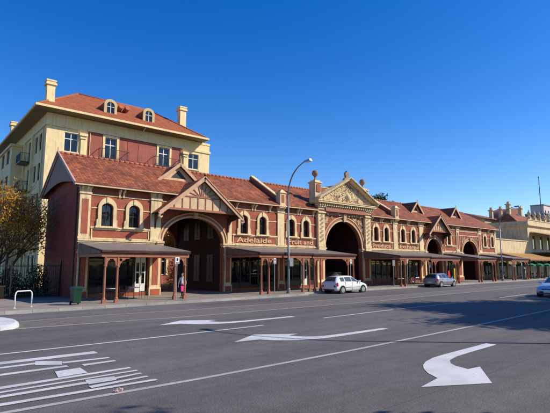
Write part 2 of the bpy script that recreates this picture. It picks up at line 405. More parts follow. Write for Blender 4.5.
def sheet(name, polys, mat, z):
    mb = MB()
    for p in polys:
        pl = [[Vector((a, b, 0)) for a, b in p]]
        mb.add([(a, b, z) for a, b in p], [tuple(t) for t in tessellate_polygon(pl)])
    o = mb.build(name, mat)
    for p in o.data.polygons:
        if p.normal.z < 0: p.flip()
    return tag(o, kind='structure')
def strip(pts, w):
    L = [];R = []
    for i, p in enumerate(pts):
        a = Vector(pts[max(i-1, 0)]); b = Vector(pts[min(i+1, len(pts)-1)]); d = (b-a).normalized(); n = Vector((-d.y, d.x))*w/2
        L.append((p[0]+n.x, p[1]+n.y)); R.append((p[0]-n.x, p[1]-n.y))
    return L + R[::-1]
sheet('median', [[(3.4,19.05),(10,18.5),(15.2,18.35),(24.4,18.25),(47,18.9),(120,20.2),(120,22.4),(47,21.2),(27.8,20.75),(17.5,21.1),(8,21.5),(3.6,21.6)]], 'median', .004)
sheet('lane_line', [strip([(-20,20.2),(-6,19.9),(3.1,19.2),(6.2,18.95),(10,18.5),(15.2,18.38),(24.4,18.22),(29.5,18.45),(47.2,19.2),(120,20.3)], .13),
                   strip([(4.2,21.5),(8.1,21.6),(11.4,21.15),(17.5,21.1),(27.8,20.75),(47,21.2),(120,22.4)], .10)], 'paintworn', .008)
sheet('lane_line', [strip([(-12,14.2),(2.3,14.12),(8.4,14.0),(11.25,14.02)], .12), strip([(14.8,14.12),(19.2,14.3),(29,14.25)], .12),
                   strip([(33,14.3),(38.6,14.6)], .12), strip([(44,14.7),(50,14.8)], .12), strip([(56,15),(62,15.1)], .12)], 'paint', .008)
sheet('lane_line', [strip([(-14,8.9),(1.58,8.62),(5.1,8.46),(9.84,8.42),(18,8.6),(26.5,8.9),(60,9.2)], .14)], 'paintworn', .008)
# arrows (outlines on the road, metres)
sheet('turn_arrow', [[(8.06,5.1),(8.94,5.25),(9.18,5.62),(9.49,5.91),(9.8,6.12),(10.19,6.29),(10.76,6.42),(11.51,6.46),(13.9,6.5),(13.9,6.19),(12.5,6.16),(11.33,6.1),(10.81,5.99),(10.5,5.8),(10.33,5.6),(10.22,5.23),(10.68,5.17),(9.42,4.33)]], 'paint', .009)
ARW = [(8.06,5.1),(8.94,5.25),(9.18,5.62),(9.49,5.91),(9.8,6.12),(10.19,6.29),(10.76,6.42),(11.51,6.46),(14.1,6.48),(14.1,6.2),(12.5,6.16),(11.33,6.1),(10.81,5.99),(10.5,5.8),(10.33,5.6),(10.22,5.23),(10.72,5.17),(9.42,4.33)]
sheet('turn_arrow', [[(x+.12, 10.38+(6.35-y)) for x, y in ARW]], 'paintroad', .009)
sheet('turn_arrow', [[(x+.05, 15.42+(6.35-y)) for x, y in ARW]], 'paint', .009)
def quad(x0, x1, ya, yb, w0, w1=None):
    w1 = w0 if w1 is None else w1
    w0 *= 1.05; w1 *= .95
    return [(x0, ya-w0/2), (x1, yb-w1/2), (x1, yb+w1/2), (x0, ya+w0/2)]
wm = [quad(-3,4.38,13.1,12.77,.3,.36), quad(-3,2.85,12.32,12.3,.16,.2), [(2.84,12.58),(3.35,12.15),(3.24,11.73),(2.73,12.08)], quad(3.3,4.4,11.95,11.82,.2,.15),
      quad(-3,3.3,11.66,11.5,.22,.2), quad(3.6,4.38,11.36,11.36,.2,.16), quad(-3,1.9,12.75,12.72,.1), [(2.92,11.09),(3.47,11.13),(3.45,10.52),(2.83,10.48)],
      quad(-3,4.36,10.25,10.38,.3,.15), quad(-3,4.38,9.92,10.02,.14,.11), quad(-3,3.3,9.66,9.66,.14,.18), [(3.2,9.9),(3.78,9.8),(3.7,9.48),(3.15,9.5)],
      quad(3.7,4.34,9.63,9.71,.14,.11), quad(3.1,4.33,9.27,9.36,.18,.11), quad(-3,4.35,9.36,8.97,.22,.14), quad(-3,1.5,10.55,10.48,.09)]
for i, q in enumerate(wm): sheet('road_lettering', [q], 'paintroad', .0075+.0004*i)

# traffic island nose
mb = MB()
nose = [(3.1,19.05),(3.55,19.2),(3.8,19.7),(3.92,20.5),(3.95,21.3),(3.75,22.2),(3.2,22.7),(-10,22.9),(-10,19.2)]
cxn, cyn = 0, 20.9
inn = [(x-.12 if x > 0 else x, cyn+(y-cyn)*.9) for x, y in nose]
N = len(nose)
mb.add([(x,y,.0) for x,y in nose]+[(x,y,.11) for x,y in nose]+[(x,y,.17) for x,y in inn],
       [(i,(i+1)%N,(i+1)%N+N,i+N) for i in range(N)]+[(i+N,(i+1)%N+N,(i+1)%N+2*N,i+2*N) for i in range(N)]+[tuple(range(2*N,3*N))])
tag(mb.build('traffic_island', 'paint'), kind='structure')

# ------------------------------------------------------------------ the market
Y0 = 31.2; ZB = .13; RY = 35.5; RZ = 10.72; EZ = 7.95
OFF = (40, Y0, ZB)
mk = thing('market_building', OFF, 'long red brick Victorian market hall with cream trim and terracotta roof across the road', 'building')
def part(mb, name, mats, parent=None, smooth=False, label=None):
    o = mb.build(name, mats, parent or mk, OFF, smooth)
    if label: o['label'] = label
    return o
AR = [(17.95,2.72,4.1,1.95),(35.87,2.88,4.05,2.82),(53.6,1.8,4.0,1.7),(63.35,2.2,3.95,1.75)]   # centre, half width, spring, rise
WIN = [10.98,12.93,22.8,24.88,28.36,30.3,41.35,43.3,46.6,48.85,57.5,68.15,70.6]
WW = .41
def winhole(cx, hw=WW, z0=5.0, top=6.62): return arch_hole(cx, hw, z0, top - hw*.75, hw*.75, 10)
SHOPS = [(9.95,14.15),(21.6,26.6),(27.6,31.7),(40.4,44.6),(45.6,50.2),(56.6,59.4),(67.3,71.2)]
# front wall
mb = MB()
holes = [arch_hole(c, hw, ZB+.01, zs, rise, 28) for c, hw, zs, rise in AR] + [winhole(c) for c in WIN] + [[(a, ZB+.25), (b, ZB+.25), (b, 3.3), (a, 3.3)] for a, b in SHOPS]
mb.plate([(9.1,ZB),(71.9,ZB),(71.9,7.9),(9.1,7.9)], holes, Y0, Y0+.4)
part(mb, 'wall', 'brick')
# side walls and rear
mb = MB()
mb.box(9.1,9.5,Y0+.4,39.6,ZB,7.9); mb.plate([(31.4,7.9),(39.6,7.9),(35.5,10.4)], [], 9.12, 9.48, fn=lambda a,b,x:(x,a,b))
mb.box(9.06,9.1,Y0+.05,39.6,3.0,3.12)
part(mb, 'wall', 'brick_dark', label='unpainted brick gable end wall in shade')
mb = MB(); mb.box(71.5,71.9,Y0+.4,39.6,ZB,7.9)
mb.plate([(9.5,ZB),(71.5,ZB),(71.5,7.9),(9.5,7.9)], [arch_hole(17.95,2.6,ZB+.01,4.3,1.9,20)], 39.2, 39.6)
part(mb, 'wall', 'brick_dark', label='rear wall with one arched gateway')
# interior: passage walls, ceilings, halls
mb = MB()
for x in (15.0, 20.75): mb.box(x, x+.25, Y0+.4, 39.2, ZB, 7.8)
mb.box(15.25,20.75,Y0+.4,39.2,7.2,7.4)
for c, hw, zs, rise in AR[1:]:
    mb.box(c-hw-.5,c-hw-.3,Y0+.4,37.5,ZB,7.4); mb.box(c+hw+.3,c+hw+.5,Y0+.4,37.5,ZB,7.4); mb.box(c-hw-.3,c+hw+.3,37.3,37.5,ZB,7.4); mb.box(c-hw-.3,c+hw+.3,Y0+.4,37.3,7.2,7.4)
part(mb, 'passage_wall', 'intbrick_shaded')
mb = MB()
for a, b in SHOPS:
    mb.box(a-.2,b+.2,35.6,35.8,ZB,3.6); mb.box(a-.3,a-.2,Y0+.4,35.8,ZB,3.6); mb.box(b+.2,b+.3,Y0+.4,35.8,ZB,3.6); mb.box(a-.2,b+.2,Y0+.4,35.6,3.45,3.6)
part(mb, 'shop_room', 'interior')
mb = MB()
for c in WIN: mb.box(c-.7,c+.7,32.6,32.7,4.6,7.2); mb.box(c-.7,c-.65,Y0+.4,32.6,4.6,7.2); mb.box(c+.65,c+.7,Y0+.4,32.6,4.6,7.2)
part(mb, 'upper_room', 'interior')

# roofs, split at the raking parapets
def roof(x0, x1, hipR=0, name='roof', th=.1):
    mb = MB(); ey0, ey1 = Y0-.42, 40.05; ez = EZ-.12
    xr = x1 - hipR
    top = [(x0,ey0,ez),(x1,ey0,ez),(xr,RY,RZ),(x0,RY,RZ),(x0,ey1,ez),(x1,ey1,ez)]
    fs = [(0,1,2,3),(3,2,5,4)] + ([(1,5,2)] if hipR else [])
    mb.add(top, fs, 0); mb.add([(x,y,z-th) for x,y,z in top], fs, 1)
    mb.add([(x0,ey0,ez),(x1,ey0,ez),(x1,ey0,ez-th),(x0,ey0,ez-th)], [(0,1,2,3)], 1)
    mb.add([top[0],top[3],(x0,RY,RZ-th),(x0,ey0,ez-th)], [(0,1,2,3)], 1); mb.add([top[4],top[3],(x0,RY,RZ-th),(x0,ey1,ez-th)], [(0,1,2,3)], 1)
    if not hipR: mb.add([top[1],top[2],(x1,RY,RZ-th),(x1,ey0,ez-th)], [(0,1,2,3)], 1)
    r = part(mb, 'roof', ['tile','brown'])
    mb = MB(); x = x0
    while x < xr:
        e = min(x+.42, xr); mb.tube([(x,RY,RZ+.02),(e,RY,RZ+.02)], [.12,.115], 8); x += .42
    part(mb, 'ridge_cap', 'ridge', r, True)
    return r
roofs = [roof(8.62,26.85), roof(27.15,44.85), roof(45.15,73.0,2.6)]
# gutters / eave fascia / soffit
mb = MB()
for a, b in ((8.62,31.7),(40.1,73.0)):
    mb.box(a,b,Y0-.52,Y0-.425,EZ-.29,EZ-.2)
part(mb, 'gutter', 'gablecream')
mb = MB()
for a, b in ((8.62,31.6),(40.15,72.9)):
    mb.box(a,b,Y0-.41,Y0-.02,EZ-.30,EZ-.26)
part(mb, 'soffit', 'brown')
mb = MB()
def bracket(x): 
    mb.plate([(Y0-.002,7.1),(Y0-.002,7.62),(Y0-.38,7.62),(Y0-.36,7.5),(Y0-.2,7.42),(Y0-.12,7.2),(Y0-.1,7.1)], [], x-.06, x+.06, fn=lambda a,b,y:(y,a,b))
for x in [9.2,9.55,11.8,12.1,14.35,14.75,22.0,23.7,24.0,25.7,26.7,27.3,29.2,29.5,31.3,40.6,42.2,42.5,44.3,44.9,45.3,47.6,47.9,50.0,50.6,51.1,56.4,58.6,59.7,60.1,66.3,66.7,69.3,69.6,71.5]:
    bracket(x)
for x0, x1 in ((9.1,31.7),(40.1,71.9)): mb.box(x0,x1,Y0-.05,Y0-.001,7.12,7.2)
part(mb, 'eave_bracket', 'cream')

# string courses
mb = MB()
segs = [(9.1,15.2),(20.7,32.95),(38.8,51.75),(55.45,61.1),(65.6,71.9)]
for a, b in segs:
    mb.box(a,b,Y0-.16,Y0-.001,3.97,4.08); mb.box(a,b,Y0-.09,Y0-.001,3.86,3.965)
for a, b in ((9.9,14.2),(21.6,26.6),(27.5,31.7),(40.3,44.6),(45.6,50.1),(56.3,59.4),(67.2,71.4)):
    mb.box(a,b,Y0-.10,Y0-.001,4.84,4.95)
part(mb, 'string_course', 'cream')
mb = MB()
for a, b in ((9.9,14.2),(21.6,26.6),(27.5,31.7),(40.3,44.6),(45.6,50.1),(56.3,59.4),(67.2,71.4)):
    ws = [c for c in WIN if a < c < b]; xs = a
    for c in ws:
        if c-.66 > xs: mb.box(xs,c-.66,Y0-.04,Y0-.001,6.22,6.29)
        xs = c+.66
    mb.box(xs,b,Y0-.04,Y0-.001,6.22,6.29)
part(mb, 'impost_band', 'cream')
# panels: cream frames around red panels below windows
mb = MB()
def frame(x0, x1, z0, z1, w=.09, d=.05):
    mb.plate([(x0,z0),(x1,z0),(x1,z1),(x0,z1)], [[(x0+w,z0+w),(x1-w,z0+w),(x1-w,z1-w),(x0+w,z1-w)]], Y0-d, Y0-.001)
for a, b in ((9.95,14.15),(56.3,59.4),(67.2,71.4)): frame(a, b, 4.1, 4.83)
for a, b in ((21.7,26.5),(27.6,31.6),(40.4,44.5),(45.7,50.0)): frame(a, b, 4.1, 4.83, .06)
part(mb, 'panel_frame', 'cream')
# lettering
for txt, cx, w in (('Adelaide',24.0,4.0),('Fruit and',29.6,3.3),('Produce',42.4,3.5),('Exchange',47.9,4.0)):
    text_mesh(txt, .6, .025, 'lettering', 'gablecream', mk, (cx-OFF[0], -.03, 4.28-ZB), width=w*.97, bold=.008)

# pilasters
def pilaster(a, b, z0=4.09, z1=7.15, panel=True, top=True):
    mb = MB()
    mb.box(a,b,Y0-.12,Y0-.001,z0,z1)
    if top:
        mb.box(a-.05,b+.05,Y0-.19,Y0-.001,z1,z1+.1); mb.box(a-.02,b+.02,Y0-.15,Y0-.001,z1+.1,z1+.42); mb.box(a-.08,b+.08,Y0-.24,Y0-.001,z1+.42,z1+.55)
    mb.box(a-.04,b+.04,Y0-.16,Y0-.121,z0,z0+.16)
    p = part(mb, 'pilaster', 'cream')
    if panel:
        w = (b-a)*.2
        mb = MB(); mb.box(a+w,b-w,Y0-.135,Y0-.12,z0+.35,z1-.35)
        part(mb, 'panel', 'red', p)
    # ground-floor pier
    return p
pilaster(9.1,9.82); pilaster(14.2,15.02,panel=False); pilaster(26.62,27.42,panel=False); pilaster(44.65,45.45,panel=False)
pilaster(50.2,51.1,panel=False); pilaster(59.5,60.2); pilaster(66.1,66.9); pilaster(71.4,71.9,panel=False); pilaster(21.1,21.5,panel=False,top=False)
mb = MB()
for a, b in ((9.1,9.9),(14.2,15.15),(20.75,21.55),(26.65,27.5),(31.75,32.9),(38.85,40.3),(44.65,45.5),(50.3,51.7),(55.5,56.5),(59.5,61.0),(65.7,67.2),(71.3,71.9)):
    x0, x1 = a+.06, b-.06
    mb.box(x0,x1,Y0-.1,Y0-.001,ZB,3.84)
    mb.box(x0-.05,x1+.05,Y0-.18,Y0-.001,ZB,ZB+.55)
    mb.box(x0-.05,x1+.05,Y0-.18,Y0-.001,3.1,3.25)
pi = part(mb, 'pier', 'cream')
mb = MB()
for a, b in ((9.1,9.9),(14.2,15.15),(20.75,21.55),(26.65,27.5),(31.75,32.9),(38.85,40.3),(44.65,45.5),(50.3,51.7),(55.5,56.5),(59.5,61.0),(65.7,67.2),(71.3,71.9)):
    w = (b-a)*.26; mb.box(a+w,b-w,Y0-.12,Y0-.1,ZB+.75,2.95)
    mb.box(a+.1,b-.1,Y0-.2,Y0-.181,ZB+.02,ZB+.45)
part(mb, 'panel', 'red', pi)

# windows
mb = MB()
o_pts = [(-.6,4.96-5),(-.6,5.35-5),(-.66,5.4-5),(-.66,6.3-5)] ; 
outer = [(-.72,-.04),(.72,-.04),(.72,.42),(.64,.5),(.64,1.28)] + arc(0, 1.28, .64, .72, 0, PI, 14)[1:] + [(-.64,.5),(-.72,.42)]
mb.plate(outer, [[(a*1.0, b) for a, b in arch_hole(0, WW, 0.0, 1.31, .31, 10)]], -.13, -.001)
mb.box(-.8,.8,-.2,-.132,-.12,-.0); mb.box(-.09,.09,-.18,-.131,1.66,2.02)
mb.box(-WW,WW,.0,.3,-.03,.0)
w0 = mb.build('window', 'cream', mk); 
mb = MB(); t = .06
mb.plate(arch_hole(0,WW,.0,1.31,.31,10), [[(-WW+t,t),(-.02,t),(-.02,.78),(-WW+t,.78)],[(.02,t),(WW-t,t),(WW-t,.78),(.02,.78)],
    [(-WW+t,.84),(-.02,.84),(-.02,1.52),(-WW+t,1.34)],[(.02,.84),(WW-t,.84),(WW-t,1.34),(.02,1.52)]], .17, .22)
fr0 = mb.build('frame', 'darkwood', w0)
mb = MB(); mb.plate(arch_hole(0,WW-.01,.01,1.31,.3,10), [], .190, .194); pn0 = mb.build('pane', 'glass', w0)
for i, c in enumerate(WIN):
    w = w0 if i == 0 else copy_tree(w0, mk)
    w.location = (c-OFF[0], 0, 5.0-ZB)
# curtains / blinds seen behind some windows
mb = MB()
for c in (10.98,12.93,22.8,24.88,28.36,30.3):
    h = random.choice((.35,.55,.75)); mb.box(c-WW+.03,c+WW-.03,Y0+.32,Y0+.34,5.0,5.0+h)
part(mb, 'blind', 'cloth_white')

# big arches: archivolt, keystone, imposts
for k, (c, hw, zs, rise) in enumerate(AR):
    wd = .30 if k != 1 else .38
    mb = MB(); ez = rise/hw
    z0 = zs
    def band(r0, r1, y, m):
        pts = arc(c, zs, hw+r1, rise+r1, 0, PI, 36) + arc(c, zs, hw+r0, rise+r0, PI, 0, 36)
        mb.plate(pts, [], y, Y0-.001, m)
    band(.002, .14, Y0-.12, 0 if k != 0 else 0); band(.142, wd, Y0-.08, 1)
    band(wd+.002, wd+.09, Y0-.14, 0)
    mb.hexa([(c-.13,Y0-.26,zs+rise-.06),(c+.13,Y0-.26,zs+rise-.06),(c+.13,Y0-.002,zs+rise-.06),(c-.13,Y0-.002,zs+rise-.06)],
            [(c-.19,Y0-.3,zs+rise+wd+.16),(c+.19,Y0-.3,zs+rise+wd+.16),(c+.19,Y0-.002,zs+rise+wd+.16),(c-.19,Y0-.002,zs+rise+wd+.16)])
    for s in (-1, 1):
        xa, xb = sorted((c+s*(hw-.08), c+s*(hw+wd+.2)))
        mb.box(xa,xb,Y0-.22,Y0+.3,zs-.16,zs-.002)
        mb.box(xa+.04,xb-.04,Y0-.15,Y0+.2,zs-.32,zs-.162)
    part(mb, 'archway', ['gablecream','salmon'])
# dark gates / infill inside the halls
mb = MB()
for c, hw, zs, rise in AR[1:]:
    y = 37.2
    for i in range(-2, 3):
        mb.box(c+i*1.0-.38, c+i*1.0-.30, y-.05, y, ZB, 6.2); mb.box(c+i*1.0+.30, c+i*1.0+.38, y-.05, y, ZB, 6.2)
    for z in (.6,2.2,3.4,3.9,4.9,6.2): mb.box(c-hw,c+hw,y-.06,y-.051,z,z+.09)
part(mb, 'glazed_screen', 'gablecream')
mb = MB()
for yy in (33.2,35.4,37.4):   # windows in the passage side wall
    mb.box(20.70,20.745,yy-.5,yy+.5,4.6,6.3); 
    mb.box(20.70,20.745,yy-.5,yy+.5,.9,3.2)
pw = part(mb, 'passage_window', 'darkwood')
mb = MB()
for yy in (33.2,35.4,37.4):
    for a in (-.44,.04): 
        mb.box(20.68,20.699,yy+a,yy+a+.4,4.68,5.4); mb.box(20.68,20.699,yy+a,yy+a+.4,5.48,6.22); mb.box(20.68,20.699,yy+a,yy+a+.4,1.0,3.1)
part(mb, 'pane', 'dark', pw)

# shopfronts
for i, (a, b) in enumerate(SHOPS):
    mb = MB(); y = Y0+.16; n = max(3, round((b-a)/1.05)); w = (b-a)/n
    door = n//2 + (1 if i in (0,) else 0)
    mb.box(a,b,y-.04,y+.06,3.2,3.3); mb.box(a,b,y-.04,y+.06,2.55,2.63)
    for k in range(n+1):
        x = a + k*w; mb.box(x-.035,x+.035,y-.05,y+.07,ZB+.25,3.2)
    for k in range(n):
        if k == door:
            mb.box(a+k*w+.04,a+k*w+.14,y-.03,y+.04,ZB+.05,2.55); mb.box(a+(k+1)*w-.14,a+(k+1)*w-.04,y-.03,y+.04,ZB+.05,2.55); mb.box(a+k*w+.14,a+(k+1)*w-.14,y-.03,y+.04,ZB+.25,ZB+.5)
            mb.box(a+k*w+.14,a+(k+1)*w-.14,y-.03,y+.04,1.3,1.36)
        else: mb.box(a+k*w+.035,a+(k+1)*w-.035,y-.03,y+.05,ZB+.25,ZB+.7)
    s = part(mb, 'shopfront', 'darkwood')
    if i in (0, 2):
        mb = MB(); k = door
        for (xa, xb) in ((a+k*w+.14, a+(k+.5)*w-.02), (a+(k+.5)*w+.02, a+(k+1)*w-.14)):
            mb.plate([(xa,ZB+.26),(xb,ZB+.26),(xb,3.1),(xa,3.1)], [[(xa+.07,1.0),(xb-.07,1.0),(xb-.07,1.75),(xa+.07,1.75)],[(xa+.07,1.85),(xb-.07,1.85),(xb-.07,2.5),(xa+.07,2.5)]], y-.07, y-.052)
        part(mb, 'door', 'whitewin', s)
    mb = MB(); mb.box(a+.01,b-.01,y+.008,y+.014,ZB+.3,3.25); part(mb, 'pane', 'shopglass', s)
    mb = MB()
    for k in range(6):
        xx = random.uniform(a+.3,b-.5); hh = random.uniform(.7,1.9); mb.box(xx,xx+random.uniform(.2,.6),32.2+random.random()*2,34.4+random.random(),ZB,ZB+hh)
    for k in range(3):
        xx = random.uniform(a+.3,b-.9); mb.box(xx,xx+.7,34.9,34.95,1.5,2.4,1)
    part(mb, 'display_stand', ['interior','gablecream'], s)

# verandahs
def verandah(x0, x1, zf=3.28, posts=None, zw=3.84, endboards=True):
    mb = MB(); yf = 26.45; th = .05
    n = 1
    mb.hexa([(x0,yf,zf-th),(x1,yf,zf-th),(x1,Y0-.17,zw-th),(x0,Y0-.17,zw-th)], [(x0,yf,zf),(x1,yf,zf),(x1,Y0-.17,zw),(x0,Y0-.17,zw)])
    v = part(mb, 'verandah', 'vroof')
    mb = MB(); mb.box(x0,x1,yf-.07,yf-.002,zf-.16,zf-.02); mb.box(x0,x1,yf-.1,yf-.071,zf-.09,zf-.01)
    part(mb, 'gutter', 'brown', v)
    mb = MB(); mb.box(x0+.04,x1-.04,yf+.06,yf+.2,zf-.42,zf-.20)
    for xx in (x0+.1, x1-.1): mb.box(xx-.05,xx+.05,yf+.2,Y0-.2,zf-.4,zf-.24)
    for k in range(1, int((x1-x0)/1.2)):
        xx = x0+k*1.2; mb.hexa([(xx-.03,yf+.2,zf-.2),(xx+.03,yf+.2,zf-.2),(xx+.03,Y0-.2,zw-.2),(xx-.03,Y0-.2,zw-.2)],[(xx-.03,yf+.2,zf-.07),(xx+.03,yf+.2,zf-.07),(xx+.03,Y0-.2,zw-.07),(xx-.03,Y0-.2,zw-.07)])
    part(mb, 'beam', 'salmon', v)
    if endboards:
        mb = MB()
        for xx in (x0+.02, x1-.06):
            mb.plate([(yf+.25,zf-.22),(Y0-.2,zf-.22),(Y0-.2,zw-.09),(yf+.25,zf-.09)], [], xx, xx+.04, fn=lambda a,b,x:(x,a,b))
        part(mb, 'end_board', 'vboard', v)
    px = posts or [x0+.28, x0+1.02, x1-1.02, x1-.28]
    for x in px:
        mb = MB(); y = yf+.13
        mb.lathe((x,y,ZB), [(.10,0),(.10,.28),(.075,.34),(.068,1.5),(.06,2.1),(.09,2.13),(.09,2.2),(.06,2.22),(.06,zf-.42-ZB)], 12)
        mb.box(x-.11,x+.11,y-.11,y+.11,ZB,ZB+.22)
        part(mb, 'post', 'salmon', v, False)
    # fretted brackets
    mb = MB(); y = yf+.13
    zt = zf-.425
    def vb(xa, xb, r):
        # arched valance between two posts
        w = xb-xa; zlow = zt - min(r, .62)
        if w < 1.3:
            a = [(xa,zt),(xa,zlow)] + [(xa+w/2 - (w/2-.05)*math.cos(t*PI/10), zlow+.02+(zt-zlow-.12)*math.sin(t*PI/10)**.8 + .03*(-1)**t) for t in range(11)] + [(xb,zlow),(xb,zt)]
            mb.plate(a, [], y-.02, y+.02)
        else:
            for s, xx in ((1, xa), (-1, xb)):
                pts = [(xx,zt),(xx,zlow)] + [(xx+s*(.06+.62*(1-math.cos(t*PI/16))), zlow+ (zt-zlow-.08)*math.sin(t*PI/16)+.02*(-1)**t) for t in range(9)] + [(xx+s*.72,zt)]
                hole = [(xx+s*.12+s*.09*math.cos(t*PI/4), zt-.17+.09*math.sin(t*PI/4)) for t in range(8)]
                mb.plate(pts, [hole], y-.02, y+.02)
    for i in range(len(px)-1): vb(px[i]+.06, px[i+1]-.06, .62)
    part(mb, 'valance', 'salmon', v)
    return v
verandah(9.12,14.95,3.24); verandah(20.85,26.48,3.32); verandah(26.52,32.1,3.28)
verandah(38.95,44.75,3.28); verandah(44.8,51.3,3.2); verandah(55.8,61.0,3.2); verandah(65.9,71.85,3.2)

# gable boards at the left end
mb = MB()
A = 8.70
mb.plate([(30.9,7.75),(31.9,8.05)] + [(31.9+ (38.6-31.9)*t/10, 8.0 + .35*math.sin(PI*t/10)) for t in range(11)] + [(39.2,7.9),(40.2,7.75),(35.5,10.66)], [], A, A+.05, fn=lambda a,b,x:(x,a,b))
part(mb, 'gable_board', 'gboard')
mb = MB()
for ya, yb in ((30.72,35.5),(40.15,35.5)):
    mb.beam((A-.05,ya,7.72),(A-.05,yb,10.72),.05,.26)
    mb.beam((A-.11,ya,7.84),(A-.11,yb,10.84),.06,.07)
mb.beam((A-.08,35.5,10.7),(A-.08,35.5,11.15),.07,.07)
part(mb, 'barge_board', plain('barge_pink', (.52,.33,.27), .6, .1), label='pale pink raking board at the end gable')
# downpipe
mb = MB(); mb.tube([(9.3,Y0-.14,3.0),(9.3,Y0-.14,ZB)], .05); mb.tube([(9.02,Y0+.3,7.6),(9.02,Y0+.3,ZB)], .05)
part(mb, 'downpipe', 'dark')

# raking parapets on the roof
for X in (27.0, 45.05):
    mb = MB()
    def zr(y): return RZ - (RY-y)*((RZ-EZ+.12)/(RY-Y0+.42))
    mb.plate([(Y0-.1,zr(Y0-.1)-.3),(RY+.3,RZ-.5),(RY+.3,RZ+.5),(RY,RZ+.5),(Y0+.3,zr(Y0+.3)+.42),(Y0-.1,zr(Y0+.3)+.42)], [], X-.14, X+.14, fn=lambda a,b,x:(x,a,b))
    p = part(mb, 'raking_parapet', 'red')
    mb = MB()
    mb.beam((X,Y0+.3,zr(Y0+.3)+.48),(X,RY+.1,RZ+.58),.42,.1)
    mb.box(X-.32,X+.32,Y0-.42,Y0+.2,EZ-.12,EZ+1.0)
    mb.box(X-.4,X+.4,Y0-.5,Y0+.26,EZ+1.0,EZ+1.1)
    mb.hexa([(X-.34,Y0-.44,EZ+1.1),(X+.34,Y0-.44,EZ+1.1),(X+.34,Y0+.2,EZ+1.1),(X-.34,Y0+.2,EZ+1.1)],[(X-.1,Y0-.3,EZ+1.35),(X+.1,Y0-.3,EZ+1.35),(X+.1,Y0+.1,EZ+1.35),(X-.1,Y0+.1,EZ+1.35)])
    mb.box(X-.38,X+.38,Y0-.46,Y0-.02,EZ-.4,EZ-.12)
    part(mb, 'coping', 'cream', p)
    mb = MB(); mb.box(X-.17,X+.17,Y0-.44,Y0-.42,EZ+.1,EZ+.85); part(mb, 'panel', 'red', p)

# roof gablets
for (xc, wL, apz) in ((17.5,1.75,10.72),(52.9,1.3,10.7),(63.2,1.45,10.78)):
    yF = 33.2; zb = 9.22; hw = wL
    mb = MB()
    ex = .12
    # two roof slopes back into the main roof
    def zr(y): return RZ - (RY-y)*((RZ-EZ+.12)/(RY-Y0+.42))
    yb = RY - .05
    mb.add([(xc,yF-.3,apz),(xc,yb,apz),(xc-hw-.15,yF-.3,zb-.05),(xc-hw-.15,34.2,zb-.05)], [(0,1,3,2)], 0)
    mb.add([(xc,yF-.3,apz),(xc,yb,apz),(xc+hw+.15,yF-.3,zb-.05),(xc+hw+.15,34.2,zb-.05)], [(0,1,3,2)], 0)
    mb.add([(xc,yF-.28,apz-.07),(xc,yb,apz-.07),(xc-hw-.15,yF-.28,zb-.12),(xc-hw-.15,34.2,zb-.12)], [(0,1,3,2)], 1)
    mb.add([(xc,yF-.28,apz-.07),(xc,yb,apz-.07),(xc+hw+.15,yF-.28,zb-.12),(xc+hw+.15,34.2,zb-.12)], [(0,1,3,2)], 1)
    d = part(mb, 'dormer', ['tile','brown'])
    mb = MB(); mb.plate([(xc-hw,zb-.1),(xc+hw,zb-.1),(xc,apz-.12)], [[(xc-hw*.42,zb+.28),(xc+hw*.42,zb+.28),(xc,apz-.5)]], yF, yF+.1)
    part(mb, 'gable_wall', 'gablecream', d)
    mb = MB(); mb.plate([(xc-hw*.42,zb+.28),(xc+hw*.42,zb+.28),(xc,apz-.5)], [], yF+.06, yF+.09)
    part(mb, 'louvre', 'dark', d)
    mb = MB()
    for s in (-1, 1): mb.beam((xc+s*(hw+.22),yF-.31,zb-.14),(xc,yF-.31,apz-.04),.06,.24)
    mb.beam((xc,yF-.31,apz-.1),(xc,yF-.31,apz+.3),.07,.07)
    part(mb, 'barge_board', 'barge', d)

